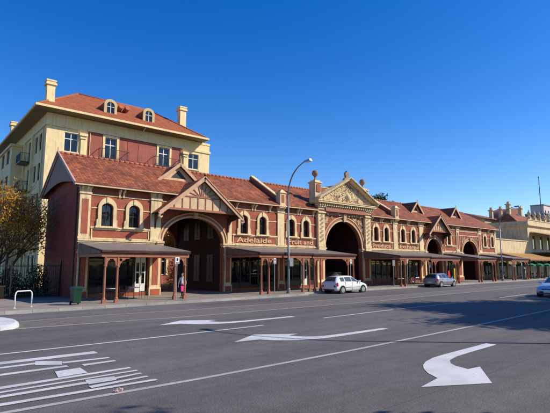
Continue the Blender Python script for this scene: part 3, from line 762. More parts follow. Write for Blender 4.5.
# projecting half-timbered gables
for (xc, hw, apz, ftz, yg) in ((17.85,3.55,8.95,6.12,29.95),(53.6,2.7,8.55,6.2,30.35)):
    mb = MB(); sl = (apz-ftz)/hw
    yb = 33.0
    for s in (-1, 1):
        mb.add([(xc,yg-.35,apz+.1),(xc,yb,apz+.1),(xc+s*(hw+.05),yb,ftz+.06),(xc+s*(hw+.05),yg-.35,ftz+.06)], [(0,1,2,3)], 0)
        mb.add([(xc,yg-.33,apz+.02),(xc,yb,apz+.02),(xc+s*(hw+.05),yb,ftz-.02),(xc+s*(hw+.05),yg-.33,ftz-.02)], [(0,1,2,3)], 1)
    g = part(mb, 'porch_gable', ['tile','brown'])
    # infill boards
    zb = ftz+.42 ; xb = hw*(1-(zb-ftz)/(apz-ftz))
    mb = MB(); mb.plate([(xc-xb,zb),(xc+xb,zb),(xc,apz-.02)], [], yg, yg+.08)
    part(mb, 'gable_wall', 'gablecream', g)
    mb = MB()
    mb.box(xc-xb-.1,xc+xb+.1,yg-.09,yg-.002,zb-.12,zb+.05)
    mz = zb+(apz-zb)*.42; mxw = xb*(1-.42)
    mb.box(xc-mxw,xc+mxw,yg-.05,yg-.001,mz-.05,mz+.05)
    n = 9
    for k in range(1, n):
        x = xc-xb+2*xb*k/n; zt_ = min(mz-.05, apz-(abs(x-xc)/xb)*(apz-zb)-.1)
        if zt_ > zb+.15: mb.box(x-.04,x+.04,yg-.045,yg-.001,zb+.05,zt_)
    mb.box(xc-.05,xc+.05,yg-.046,yg-.001,mz+.05,apz-.2)
    for s in (-1, 1):
        for q in (.25,.55,.85):
            mb.beam((xc+s*mxw*q*.2,yg-.024,mz+.06),(xc+s*mxw*q*.85,yg-.024,mz+.04+(apz-mz)*(1-q*.85)*.8),.045,.07)
    part(mb, 'half_timbering', 'salmon', g)
    mb = MB()
    for s in (-1, 1):
        f = Vector((xc+s*(hw+.18),yg-.37,ftz-.12)); t = Vector((xc,yg-.37,apz+.02))
        mb.beam(f,t,.07,.25)
        mb.beam(f+Vector((0,-.05,.17)),t+Vector((0,-.05,.19)),.08,.07)
        # curled foot
        mb.tube([f+Vector((s*-.05,-.02,.0)),f+Vector((s*.02,-.02,-.18)),f+Vector((-s*.12,-.02,-.27)),f+Vector((-s*.28,-.02,-.16))],[.1,.1,.09,.05],8)
        mb.beam((xc,yg-.37,apz),(xc,yg-.37,apz+.35),.09,.09)
    part(mb, 'barge_board', 'barge', g)
    # soffit + side plates + brackets down to wall
    mb = MB()
    mb.box(xc-xb,xc+xb,yg+.08,Y0-.1,zb-.1,zb-.02)
    for s in (-1, 1):
        x = xc+s*(hw-.25)
        mb.plate([(yg-.1,ftz+.05),(Y0,ftz+.05),(Y0,ftz-1.1),(Y0-.12,ftz-1.1),(Y0-.2,ftz-.5),(Y0-.5,ftz-.22),(yg-.1,ftz-.1)], [], x-.07, x+.07, fn=lambda a,b,q:(q,a,b))
        mb.box(x-.07,x+.07,yg-.1,Y0+.4,ftz+.06,ftz+.2)
    part(mb, 'bracket', 'brown', g)

# central pavilion
PX = 36.36
mb = MB()
for s in (-1, 1):
    x0, x1 = sorted((PX+s*3.62-.45+(-.05), PX+s*3.62+.45))
    a, b = (31.8,32.72) if s < 0 else (39.2,40.12)
    mb.box(a,b,Y0-.3,Y0-.001,4.09,7.5); mb.box(a-.06,b+.06,Y0-.36,Y0-.301,4.09,4.35)
    mb.box(a-.08,b+.08,Y0-.42,Y0-.001,7.5,7.62); mb.box(a-.04,b+.04,Y0-.36,Y0-.001,7.62,8.1); mb.box(a-.12,b+.12,Y0-.5,Y0-.001,8.1,8.22)
    mb.box(a-.02,b+.02,Y0-.34,Y0-.001,3.1,4.08)
pp = part(mb, 'pilaster', 'cream')
def spiral(mb, cx, cz, y, r, turns=1.6, rot=0, hand=1, th=.035, m=0):
    pts = []; n = int(14*turns)
    for i in range(n+1):
        t = i/n; a = rot + hand*t*turns*2*PI; rr = r*(1-t*.86)
        pts.append((cx+rr*math.cos(a), y-.02, cz+rr*math.sin(a)))
    mb.tube(pts, [th*(1-.35*i/n) for i in range(n+1)], 5, m)
mb = MB()
for a, b in ((31.8,32.72),(39.2,40.12)):
    c = (a+b)/2
    for z in [4.65+.42*k for k in range(7)]:
        spiral(mb, c-.13, z, Y0-.3, .15, 1.3, 0, 1, .03); spiral(mb, c+.13, z+.18, Y0-.3, .15, 1.3, PI, -1, .03)
part(mb, 'relief', 'creamrelief', pp)
# spandrel field
mb = MB()
mb.box(32.73,39.19,Y0-.47,Y0-.001,7.72,8.21); mb.box(32.73,39.19,Y0-.2,Y0-.001,7.42,7.719)
part(mb, 'spandrel', 'salmon')
mb = MB()
c, hw, zs, rise = AR[1]
for i in range(190):
    x = random.uniform(32.85,39.05); z = random.uniform(5.0,7.65)
    e = math.hypot((x-c)/(hw+.6), (z-zs)/(rise+.6))
    if e > 1.0: spiral(mb, x, z, Y0-.01 if z < 7.42 else Y0-.21, random.uniform(.1,.2), 1.4, random.random()*6, random.choice((-1,1)), .028)
part(mb, 'relief', 'creamrelief')
# entablature
mb = MB()
mb.box(31.6,40.35,Y0-.42,Y0-.001,8.22,8.42)
for k in range(26):
    x = 31.75+k*.335; mb.box(x,x+.16,Y0-.62,Y0-.421,8.24,8.5)
mb.box(31.45,40.5,Y0-.46,Y0+.5,8.425,8.52); mb.box(31.35,40.6,Y0-.8,Y0+.5,8.521,8.68); mb.box(31.3,40.7,Y0-.86,Y0+.5,8.681,8.76)
part(mb, 'cornice', 'cream')
mb = MB()
mb.plate([(31.5,8.76),(40.6,8.76),(36.1,11.15)], [], Y0-.45, Y0+.3)
pd = part(mb, 'pediment', 'creamrelief')
mb = MB()
for s, xx in ((-1,31.3),(1,40.8)):
    mb.beam((xx,Y0-.6,8.86),(36.07,Y0-.6,11.35),.7,.16); mb.beam((xx-s*.0,Y0-.68,8.98),(36.07,Y0-.68,11.47),.86,.08)
part(mb, 'raking_cornice', 'cream', pd)
mb = MB()
for i in range(105):
    x = random.uniform(32.4,39.8); h = (1-abs(x-36.1)/4.4)*2.1
    if h < .25: continue
    z = 8.86+random.uniform(.05,h)
    spiral(mb, x, z, Y0-.46, random.uniform(.17,.34), 1.5, random.random()*6, random.choice((-1,1)), .055)
mb.lathe((36.1,Y0-.45,9.35), [(.02,-.4),(.3,-.2),(.34,.1),(.2,.4),(.02,.5)], 14)
part(mb, 'relief', 'cream', pd, True)
mb = MB(); mb.plate([(32.2,8.9),(40.0,8.9),(36.1,10.95)], [], Y0-.47, Y0-.452)
part(mb, 'tympanum', plain('tympanum_ground', (.24,.14,.085), .8, .2, 3), pd)
mb = MB()
mb.plate([(35.6,11.3),(36.6,11.3),(36.5,11.46),(36.28,11.55),(36.3,11.75),(36.42,11.95),(36.32,12.12),(36.18,12.15),(36.1,12.3),(36.02,12.15),(35.88,12.12),(35.78,11.95),(35.9,11.75),(35.92,11.55),(35.7,11.46)], [], Y0-.5, Y0-.25)
part(mb, 'acroterion', 'wstone', pd)
# attic and pedestals with urns
mb = MB()
YA = 32.0
for s in (-1, 1):
    cx = PX+s*3.85
    mb.box(cx-.44,cx+.44,YA-.44,YA+.44,8.0,10.7); mb.box(cx-.54,cx+.54,YA-.54,YA+.54,10.7,10.82); mb.box(cx-.36,cx+.36,YA-.36,YA+.36,10.82,10.98)
    xa, xb = sorted((cx+s*-.5, PX))
    mb.box(xa,xb,YA-.15,YA+.15,8.0,10.3); mb.box(xa,xb,YA-.22,YA+.22,10.3,10.42)
at = part(mb, 'attic', 'cream')
mb = MB()
for s in (-1, 1):
    cx = PX+s*3.85
    mb.box(cx-.3,cx+.3,YA-.515,YA-.5,9.75,10.55)
    for k in range(3):
        xx = cx - s*(.75+k*.8); mb.box(min(xx,xx-s*.6),max(xx,xx-s*.6),YA-.165,YA-.15,9.75,10.2)
part(mb, 'panel', 'red', at)
for s in (-1, 1):
    mb = MB(); cx = PX+s*3.85
    mb.lathe((cx,YA,11.0), [(.2,0),(.2,.07),(.09,.12),(.07,.3),(.12,.38),(.24,.5),(.32,.66),(.33,.82),(.27,.93),(.29,.97),(.24,1.01),(.12,1.04),(.05,1.12)] , 16)
    part(mb, 'urn', 'wstone', at, True)
# gabled roof behind the pediment
mb = MB()
for s in (-1, 1):
    mb.add([(PX-.2,Y0+.2,11.0),(PX-.2,RY+.6,11.0),(PX-.2+s*4.3,RY-2.4,8.7),(PX-.2+s*4.3,Y0+.2,8.7)], [(0,1,2,3)])
part(mb, 'roof', 'tile')
# side returns of the third (small) pavilion around the last arch
mb = MB()
frame(60.3,66.0,6.35,7.05,.1,.06)
part(mb, 'panel_frame', 'cream')
mb = MB()
for i in range(60):
    x = random.uniform(60.6,66.0); z = random.uniform(4.9,6.3); c, hw, zs, rise = AR[3]
    if math.hypot((x-c)/(hw+.5), (z-zs)/(rise+.5)) > 1: spiral(mb, x, z, Y0-.02, random.uniform(.1,.18), 1.3, random.random()*6, 1, .03)
part(mb, 'relief', 'creamrelief')

# ------------------------------------------------------------------ apartments behind
OFF = (20, 50, ZB)
ap = thing('apartment_building', OFF, 'tall cream and red apartment block with orange hipped roof rising behind the market', 'building')
def apart(mb, name, mats, parent=None, smooth=False): return mb.build(name, mats, parent or ap, OFF, smooth)
X1, X2, YF, YB = 10.9, 30.78, 50.0, 90.0; ZT = 18.35
mb = MB()
levels = [14.4, 11.1, 7.8, 4.5, 1.2]
fh = []
for z in levels:
    fh.append([(12.68,z),(14.08,z),(14.08,z+2.1),(12.68,z+2.1)])
    fh.append([(16.98,z-.25),(18.32,z-.25),(18.32,z+2.3),(16.98,z+2.3)]); fh.append([(23.5,z-.1),(24.95,z-.1),(24.95,z+2.3),(23.5,z+2.3)])
    fh.append([(27.65,z+.2),(29.15,z+.2),(29.15,z+2.2),(27.65,z+2.2)])
def split(hs, a, b): return [h for h in hs if a < h[0][0] < b]
mb.plate([(X1,ZB),(15.1,ZB),(15.1,ZT),(X1,ZT)], split(fh,X1,15), YF, YF+.35)
mb.plate([(26.7,ZB),(X2,ZB),(X2,ZT),(26.7,ZT)], split(fh,26.7,X2), YF, YF+.35)
mb.box(15.1,26.7,YF,YF+.35,17.0,ZT)
mb.box(X2-.3,X2,YF+.35,YB,ZB,ZT); mb.box(X1,X2,YB,YB+.3,ZB,ZT)
apart(mb, 'wall', 'acream')
mb = MB(); mb.plate([(15.1,ZB),(26.7,ZB),(26.7,16.99),(15.1,16.99)], split(fh,15.1,26.7), YF-.05, YF+.35)
o = apart(mb, 'wall', 'ared'); o['label'] = 'red rendered middle section of the front'
# left side wall with openings (Y,Z)
sh = []
for z in levels:
    sh += [[(51.9,z+.2),(53.0,z+.2),(53.0,z+2.1),(51.9,z+2.1)], [(53.8,z+.2),(54.9,z+.2),(54.9,z+2.1),(53.8,z+2.1)], [(57.0,z-.3),(58.2,z-.3),(58.2,z+2.2),(57.0,z+2.2)],
           [(76,z+.1),(78,z+.1),(78,z+2.1),(76,z+2.1)],[(81,z+.1),(83,z+.1),(83,z+2.1),(81,z+2.1)]]
mb = MB(); mb.plate([(YF+.35,ZB),(YB,ZB),(YB,ZT),(YF+.35,ZT)], sh, X1, X1+.35, fn=lambda a,b,x:(x,a,b))
o = apart(mb, 'wall', 'acream'); o['label'] = 'cream side wall in shade'
# projecting bays
mb = MB(); bh = []
for z in levels: bh += [[(62.2,z+.3),(64.2,z+.3),(64.2,z+2.1),(62.2,z+2.1)],[(65.6,z+.3),(67.6,z+.3),(67.6,z+2.1),(65.6,z+2.1)]]
mb.plate([(61,ZB),(69,ZB),(69,16.6),(61,16.6)], bh, X1-1.3, X1-1.0, fn=lambda a,b,x:(x,a,b))
mb.box(X1-1.3,X1,60.75,61,ZB,16.6); mb.box(X1-1.3,X1,69,69.25,ZB,16.6); mb.box(X1-1.5,X1,60.6,69.4,16.6,16.9)
mb.box(X1-1.3,X1,73,73.3,ZB,16.6); mb.box(X1-1.3,X1-1.0,73.3,YB,ZB,14)
apart(mb, 'bay', 'acream')
mb = MB()
mb.box(X1-.12,X1-.001,YF,YB,16.95,17.25); mb.box(X1-.12,15.0,YF-.12,YF-.001,16.95,17.25)
mb.box(15.0,26.8,YF-.2,YF-.051,16.99,17.35); mb.box(26.8,X2+.12,YF-.12,YF-.001,16.95,17.25)
mb.box(X1-.06,X2+.06,YF-.06,YF-.002,ZT-.3,ZT-.05)
for xx in (14.55,27.1): 
    mb.box(xx-.22,xx+.22,YF-.2,YF-.002,ZB,16.3); mb.box(xx-.42,xx+.42,YF-.42,YF-.002,16.3,16.6); mb.box(xx-.32,xx+.32,YF-.3,YF-.002,16.0,16.3)
for y0 in (55.6,59.6): mb.box(X1-.25,X1-.002,y0-.3,y0+.3,ZB,16.9)
apart(mb, 'moulding', 'acream')
mb = MB()
for xx in (15.3, 26.5): mb.tube([(xx,YF-.12,16.9),(xx,YF-.12,ZB)], .055, 8)
mb.tube([(X1-.1,50.9,16.9),(X1-.1,50.9,ZB)], .055, 8)
apart(mb, 'downpipe', 'gablecream')
mb = MB()
for z in levels[:2]:
    for xx in (19.6, 20.9): mb.box(xx,xx+.9,YF-.08,YF-.052,z,z+2.2)
apart(mb, 'recessed_panel', 'ared')
# window frames and panes, front
mb = MB(); pb = MB(); tb = MB()
for z in levels:
    for (a, b, z0, z1, t) in ((12.68,14.08,z,z+2.1,0),(16.98,18.32,z-.25,z+2.3,1),(23.5,24.95,z-.1,z+2.3,1),(27.65,29.15,z+.2,z+2.2,0)):
        y = YF+.12; m = (a+b)/2
        mb.plate([(a,z0),(b,z0),(b,z1),(a,z1)], [[(a+.07,z0+.07),(m-.04,z0+.07),(m-.04,z0+(z1-z0)*.66),(a+.07,z0+(z1-z0)*.66)],[(m+.04,z0+.07),(b-.07,z0+.07),(b-.07,z0+(z1-z0)*.66),(m+.04,z0+(z1-z0)*.66)],
            [(a+.07,z0+(z1-z0)*.7),(m-.04,z0+(z1-z0)*.7),(m-.04,z1-.07),(a+.07,z1-.07)],[(m+.04,z0+(z1-z0)*.7),(b-.07,z0+(z1-z0)*.7),(b-.07,z1-.07),(m+.04,z1-.07)]], y, y+.07)
        pb.box(a+.01,b-.01,y+.03,y+.035,z0+.01,z1-.01)
        if t: tb.plate([(a-.26,z0),(b+.26,z0),(b+.26,z1+.26),(a-.26,z1+.26)], [[(a,z0+.001),(b,z0+.001),(b,z1),(a,z1)]], YF-.12, YF-.052)
        else: tb.box(a-.15,b+.15,YF-.12,YF-.002,z0-.16,z0-.01)
w = apart(mb, 'window', 'whitewin'); apart(pb, 'pane', 'glass', w); apart(tb, 'surround', 'acream', w)
mb = MB(); pb = MB()
for h in sh + bh:
    (a, z0), (b, _), (_, z1), _ = h
    x = X1+.12 if h in sh else X1-1.18; m = (a+b)/2
    mb.plate([(a,z0),(b,z0),(b,z1),(a,z1)], [[(a+.08,z0+.08),(m-.04,z0+.08),(m-.04,z1-.08),(a+.08,z1-.08)],[(m+.04,z0+.08),(b-.08,z0+.08),(b-.08,z1-.08),(m+.04,z1-.08)]], x, x+.07, fn=lambda a,b,x:(x,a,b))
    pb.box(x+.03,x+.035,a+.01,b-.01,z0+.01,z1-.01)
w = apart(mb, 'window', 'dark'); apart(pb, 'pane', 'glass', w)
mb = MB(); mb.box(11.6,15,52.5,52.6,ZB,18); mb.box(15,30.3,51.5,51.6,ZB,18); mb.box(12.4,12.5,52.7,89,ZB,18); 
apart(mb, 'inner_wall', 'interior')
# balconies
def railing(xa, xb, z, yf, ya, parent=None):
    mb = MB()
    mb.box(xa,xb,yf,ya,z-.12,z)
    mb.box(xa,xb,yf,yf+.04,z+1.0,z+1.05); mb.box(xa,xa+.04,yf,ya,z+1.0,z+1.05); mb.box(xb-.04,xb,yf,ya,z+1.0,z+1.05)
    mb.box(xa,xb,yf,yf+.03,z+.1,z+.13)
    n = int((xb-xa)/.13)
    for k in range(n+1):
        x = xa+(xb-xa)*k/n; mb.box(x-.01,x+.01,yf+.01,yf+.03,z,z+1.0)
    for yy in (yf+.3,yf+.6): mb.box(xa,xa+.03,yy,yy+.02,z,z+1.0); mb.box(xb-.03,xb,yy,yy+.02,z,z+1.0)
    apart(mb, 'balcony', 'iron')
for z in levels[:2]:
    railing(16.15,19.4,z-.3,YF-1.1,YF-.06); railing(22.6,26.0,z-.2,YF-1.1,YF-.06)
for z in levels[:4]:
    mb = MB(); mb.box(X1-1.1,X1-.002,56.6,59,z-.42,z-.3); mb.box(X1-1.1,X1-1.06,56.6,59,z+.65,z+.7)
    for k in range(18): mb.box(X1-1.1,X1-1.07,56.6+k*.14,56.63+k*.14,z-.3,z+.65)
    for k in range(8):
        mb.box(X1-1.1+k*.14,X1-1.08+k*.14,56.6,56.62,z-.3,z+.65)
    mb.box(X1-1.1,X1,56.6,56.64,z+.65,z+.7)
    apart(mb, 'balcony', 'iron')
# roof
ez = 18.55; ex0, ex1, ey0, ey1 = 9.55, 29.6, 48.5, 91
tx0, tx1, ty0, ty1 = 16.0, 25.6, 58, 84
mb = MB()
b = [(ex0,ey0,ez),(ex1,ey0,ez),(ex1,ey1,ez),(ex0,ey1,ez)]; t = [(tx0,ty0,24.0),(tx1,ty0,24.0),(tx1,ty1,24.0),(tx0,ty1,24.0)]
mb.add(b+t, [(0,1,5,4),(1,2,6,5),(2,3,7,6),(3,0,4,7),(4,5,6,7)], 0)
ar_ = apart(mb, 'roof', 'tile_far')
mb = MB()
mb.box(ex0,ex1,ey0,ey1,ez-.22,ez-.08)
apart(mb, 'eaves', 'soffit', ar_)
mb = MB()
mb.box(ex0-.14,ex1+.14,ey0-.14,ey0-.001,ez-.2,ez+.03); mb.box(ex0-.14,ex0-.001,ey0-.001,ey1,ez-.2,ez+.03); mb.box(ex1+.001,ex1+.14,ey0-.001,ey1,ez-.2,ez+.03)
mb.tube([(X1+10.2,ey0-.05,ez-.2),(X1+10.2,YF-.3,17.6)], .06)
apart(mb, 'gutter', 'acream', ar_)
mb = MB()
for p, q in ((b[0],t[0]),(b[1],t[1]),(t[0],t[1])): mb.tube([p, q], .13, 7)
apart(mb, 'ridge_cap', 'ridge', ar_, True)
def chimney(x, y, z0, z1, w):
    mb = MB(); h = w/2
    mb.box(x-h,x+h,y-h,y+h,z0,z1-.55); mb.box(x-h-.14,x+h+.14,y-h-.14,y+h+.14,z1-.55,z1-.35); mb.box(x-h-.04,x+h+.04,y-h-.04,y+h+.04,z1-.35,z1-.15); mb.box(x-h-.1,x+h+.1,y-h-.1,y+h+.1,z1-.15,z1)
    c = apart(mb, 'chimney', 'acream', ar_)
chimney(11.2,50.9,18.4,22.1,.8); chimney(28.6,53.9,19.0,24.0,.9); chimney(10.6,66.5,18.4,21.2,.85)
for xc in (17.8, 22.55):
    yD = 51.0; z0 = 19.55
    mb = MB()
    prof = [(xc-.75,z0),(xc+.75,z0)] + arc(xc, z0+1.45, .75, .7, 0, PI, 14)
    hole = [(xc-.45,z0+.3),(xc+.45,z0+.3)] + arc(xc, z0+1.4, .45, .42, 0, PI, 12)
    mb.plate(prof, [hole], yD, yD+.2)
    d = apart(mb, 'dormer', 'atan', ar_)
for xc in (17.8, 22.55):
    z0 = 19.55; yD = 51.0
    mb = MB(); mb.plate([(xc-.7,z0),(xc+.7,z0)] + arc(xc, z0+1.43, .7, .66, 0, PI, 14), [], yD+.2, yD+4.0); apart(mb, 'dormer_roof', 'tile_far', ar_, False)
    mb = MB(); mb.plate([(xc-.45,z0+.3),(xc+.45,z0+.3)] + arc(xc, z0+1.4, .45, .42, 0, PI, 12), [], yD+.1, yD+.11); apart(mb, 'pane', 'glass', ar_)
    mb = MB(); mb.box(xc-.03,xc+.03,yD+.05,yD+.09,z0+.3,z0+1.8); mb.box(xc-.45,xc+.45,yD+.05,yD+.09,z0+1.2,z0+1.26); apart(mb, 'frame', 'whitewin', ar_)
mb = MB()
for xc in (19.5,20.3): mb.tube([(xc,53.2,21.3),(xc,52.2,21.55)], [.3,.3], 10); 
apart(mb, 'roof_vent', 'ridge', ar_)

# ------------------------------------------------------------------ buildings to the right
OFF = (78, 31, ZB)
lb = thing('corner_shop', OFF, 'low cream rendered shop with ochre verandah roof at the right end of the market', 'building')
mb = MB(); mb.plate([(71.95,ZB),(84.9,ZB),(84.9,6.3),(71.95,6.3)], [[(72.7,ZB+.02),(75.8,ZB+.02),(75.8,3.5),(72.7,3.5)],[(76.3,ZB+.3),(79.9,ZB+.3),(79.9,3.5),(76.3,3.5)],[(80.4,ZB+.02),(84.5,ZB+.02),(84.5,3.5),(80.4,3.5)]], Y0, Y0+.3)
mb.box(71.95,84.9,Y0+3.5,39,ZB,6.0); mb.box(71.95,84.9,Y0+.3,Y0+3.5,5.6,6.0); mb.box(71.95,84.9,Y0-.12,Y0+.35,6.3,6.45)
mb.build('wall', 'hcream', lb, OFF)
mb = MB(); mb.hexa([(72.4,26.5,3.05),(110,26.5,3.05),(110,31.05,4.15),(72.4,31.05,4.15)],[(72.4,26.5,3.1),(110,26.5,3.1),(110,31.05,4.2),(72.4,31.05,4.2)])
v = mb.build('verandah', 'ochre', lb, OFF)
for x in [72.6,75.4,78.2,81,84,87,90,93,96]:
    mb = MB(); mb.tube([(x,26.65,ZB),(x,26.65,3.02)], .07); mb.build('post', 'darkwood', v, OFF)
mb = MB(); mb.box(72.4,110,26.44,26.499,2.92,3.1); mb.build('fascia', 'salmon', v, OFF)
mb = MB()
for a, b in ((72.7,75.8),(76.3,79.9),(80.4,84.5)): mb.box(a,b,Y0+.1,Y0+.11,ZB+.05,3.49)
mb.build('pane', 'shopglass', lb, OFF)
OFF = (96, 31, ZB)
ht = thing('hotel_building', OFF, 'cream two storey hotel with urn topped parapet and shaded balcony at the far right', 'building')
def hp(mb, name, mats, parent=None, smooth=False): return mb.build(name, mats, parent or ht, OFF, smooth)
mb = MB(); hl = [[(x,5.0),(x+1.4,5.0),(x+1.4,7.4),(x,7.4)] for x in (87,90.5,94,97.5,101,104.5)] + [[(x-.6,ZB+.02),(x+2.3,ZB+.02),(x+2.3,3.3),(x-.6,3.3)] for x in (87,90.5,94,97.5,101)]
mb.plate([(85,ZB),(110,ZB),(110,9.2),(85,9.2)], hl, Y0, Y0+.35)
mb.box(85,85.35,Y0+.35,46,6.46,9.2); mb.box(85,85.35,39.01,46,ZB,6.46); mb.box(109.6,110,Y0+.35,46,ZB,9.2); mb.box(85.35,109.6,Y0+.36,46,8.9,9.0)
hp(mb, 'wall', 'hcream')
mb = MB()
mb.box(84.7,110.3,Y0-.35,Y0-.002,9.2,9.4); mb.box(84.7,84.998,Y0-.002,46.3,9.2,9.4); mb.box(84.85,110.1,Y0-.2,Y0-.003,9.4,10.2); mb.box(84.85,84.998,Y0-.003,46,9.4,10.0); mb.box(84.75,110.2,Y0-.3,Y0-.001,10.2,10.32)
mb.box(84.998,85.3,Y0-.001,46,9.21,10.05)
hp(mb, 'parapet', 'hcream')
for x in (86.2,88.6,91,93.4,95.8,98.2,100.6):
    mb = MB(); mb.box(x-.3,x+.3,Y0-.25,Y0+.3,10.33,10.7); mb.lathe((x,Y0,10.7),[(.3,0),(.34,.15),(.16,.25),(.3,.55),(.32,.8),(.18,1.0),(.1,1.1),(.12,1.25),(.02,1.4)],12); hp(mb, 'urn', 'hcream', None, False)
mb = MB()
for x in (87,90.5,94,97.5,101,104.5):
    mb.box(x,x+1.4,Y0+.15,Y0+.16,5.0,7.4)
for x in (87,90.5,94,97.5,101): mb.box(x-.6,x+2.3,Y0+.15,Y0+.16,ZB,3.3)
hp(mb, 'pane', 'shopglass')
mb = MB()   # balcony
mb.hexa([(86,28.0,7.3),(109,28.0,7.3),(109,31.1,8.1),(86,31.1,8.1)],[(86,28.0,7.36),(109,28.0,7.36),(109,31.1,8.16),(86,31.1,8.16)])
bal = hp(mb, 'balcony', 'ochre')
mb = MB(); mb.box(86,109,28,31.1,4.25,4.4)
hp(mb, 'balcony_floor', 'darkwood', bal)
for x in (86.2,89.5,92.8,96.1,99.4): mb = MB(); mb.tube([(x,28.1,4.4),(x,28.1,7.3)], .06); hp(mb, 'post', 'hcream', bal)
mb = MB(); mb.box(86,109,28.05,28.1,5.3,5.36)
for k in range(160): mb.box(86+k*.14,86.03+k*.14,28.06,28.09,4.4,5.3)
hp(mb, 'railing', 'polegrey', bal)
mb = MB()
mb.plate([(103,9),(114,9),(114,11.6)] + arc(108.6, 11.6, 5.0, 3.6, 0, PI, 20) + [(103,11.6)], [arch_hole(109.0,2.2,9.6,11.8,2.0,12)], 42, 46)
hp(mb, 'roof', 'farbrown')
mb = MB(); mb.plate(arch_hole(109.0,2.15,9.65,11.8,1.95,12), [], 42.6, 42.7); hp(mb, 'gable_screen', 'dark')
mb = MB()
# rear wing with eave line
mb.box(88,99,40,52,9,11.3)
hp(mb, 'rear_wing', 'htan')
mb = MB(); mb.hexa([(87.5,39.5,11.3),(99.5,39.5,11.3),(99.5,52.5,11.3),(87.5,52.5,11.3)],[(90,45,13),(97,45,13),(97,47,13),(90,47,13)])
hp(mb, 'roof', 'hroof')
mb = MB(); mb.hexa([(86,32.5,9.4),(109,32.5,9.4),(109,39.4,9.4),(86,39.4,9.4)],[(88.5,35.6,11.9),(107,35.6,11.9),(107,36.2,11.9),(88.5,36.2,11.9)]); hp(mb, 'roof', 'tile')
mb = MB(); mb.box(95.3,96.5,39.95,39.99,9.6,10.8); mb.box(91,92.2,39.95,39.99,9.6,10.8); hp(mb, 'pane', 'glass')
for x, y, z0, z1, w in ((93.4,41,11,14.0,.65),(97.9,41,11,14.6,.65),(99.5,40,9,15.7,.75),(105.7,40,9,15.3,.75)):
    mb = MB(); mb.box(x-w/2,x+w/2,y-w/2,y+w/2,z0,z1-.7); mb.box(x-w/2-.15,x+w/2+.15,y-w/2-.15,y+w/2+.15,z1-.7,z1-.5); mb.lathe((x,y,z1-.5),[(.3,0),(.25,.4),(.3,.5)],10)
    hp(mb, 'chimney', 'hcream')
# far building blocks
def far_block(x0, x1, y0, y1, z1, mat, label, rows):
    r = thing('distant_building', ((x0+x1)/2, y0, ZB), label, 'building')
    of = tuple(r.location)
    mb = MB(); holes = []
    nx = int((x1-x0)/4)
    for z in rows:
        for k in range(nx): a = x0+1.2+k*4; holes.append([(a,z),(a+1.8,z),(a+1.8,z+1.6),(a,z+1.6)])
    mb.plate([(x0,ZB),(x1,ZB),(x1,z1),(x0,z1)], holes, y0, y0+.4); mb.box(x0,x0+.4,y0+.4,y1,ZB,z1); mb.box(x1-.4,x1,y0+.4,y1,ZB,z1); mb.box(x0+.4,x1-.4,y0+.4,y1,z1-.5,z1-.3)
    mb.build('wall', mat, r, of)
    mb = MB(); mb.box(x0-.3,x1+.3,y0-.3,y1,z1,z1+.5); mb.build('roof', 'polegrey', r, of)
    mb = MB(); mb.box(x0+.5,x1-.5,y0+.2,y0+.22,ZB,z1-.6); mb.build('pane', 'glass', r, of)
M['farpink'] = plain('far_pink', (.62,.5,.45), .8, .05); M['farbrown'] = plain('far_brown', (.24,.09,.07), .8, .1)
far_block(240,272,80,86,31,'farpink','pale pinkish office block behind the hotel chimneys at the far right', (27,23,19,15))
far_block(157,190,52,58,18.2,'farbrown','dark red brick building with white roof edge behind the flagpole', (16,12.5,9,5.5))
far_block(132,150,58,62,14.4,'hcream','cream building with a grey roof edge low behind the hotel chimneys', (12,8.5,5))
far_block(150,330,28,60,9.5,'hcream','long cream terrace continuing down the street beyond the hotel', (5.5,1.5))
fp = thing('flagpole', (100.5,34,9.0), 'tall thin dark flagpole standing on the hotel roof', 'flagpole')
mb = MB(); mb.tube([(100.5,34,9),(100.5,34,20.2)], [.12,.06]); mb.build('pole', 'cdark', fp, (100.5,34,9))
mb = MB(); mb.lathe((100.5,34,20.2),[(.05,0),(.13,.1),(.05,.22)],10); mb.build('finial', 'cdark', fp, (100.5,34,9))

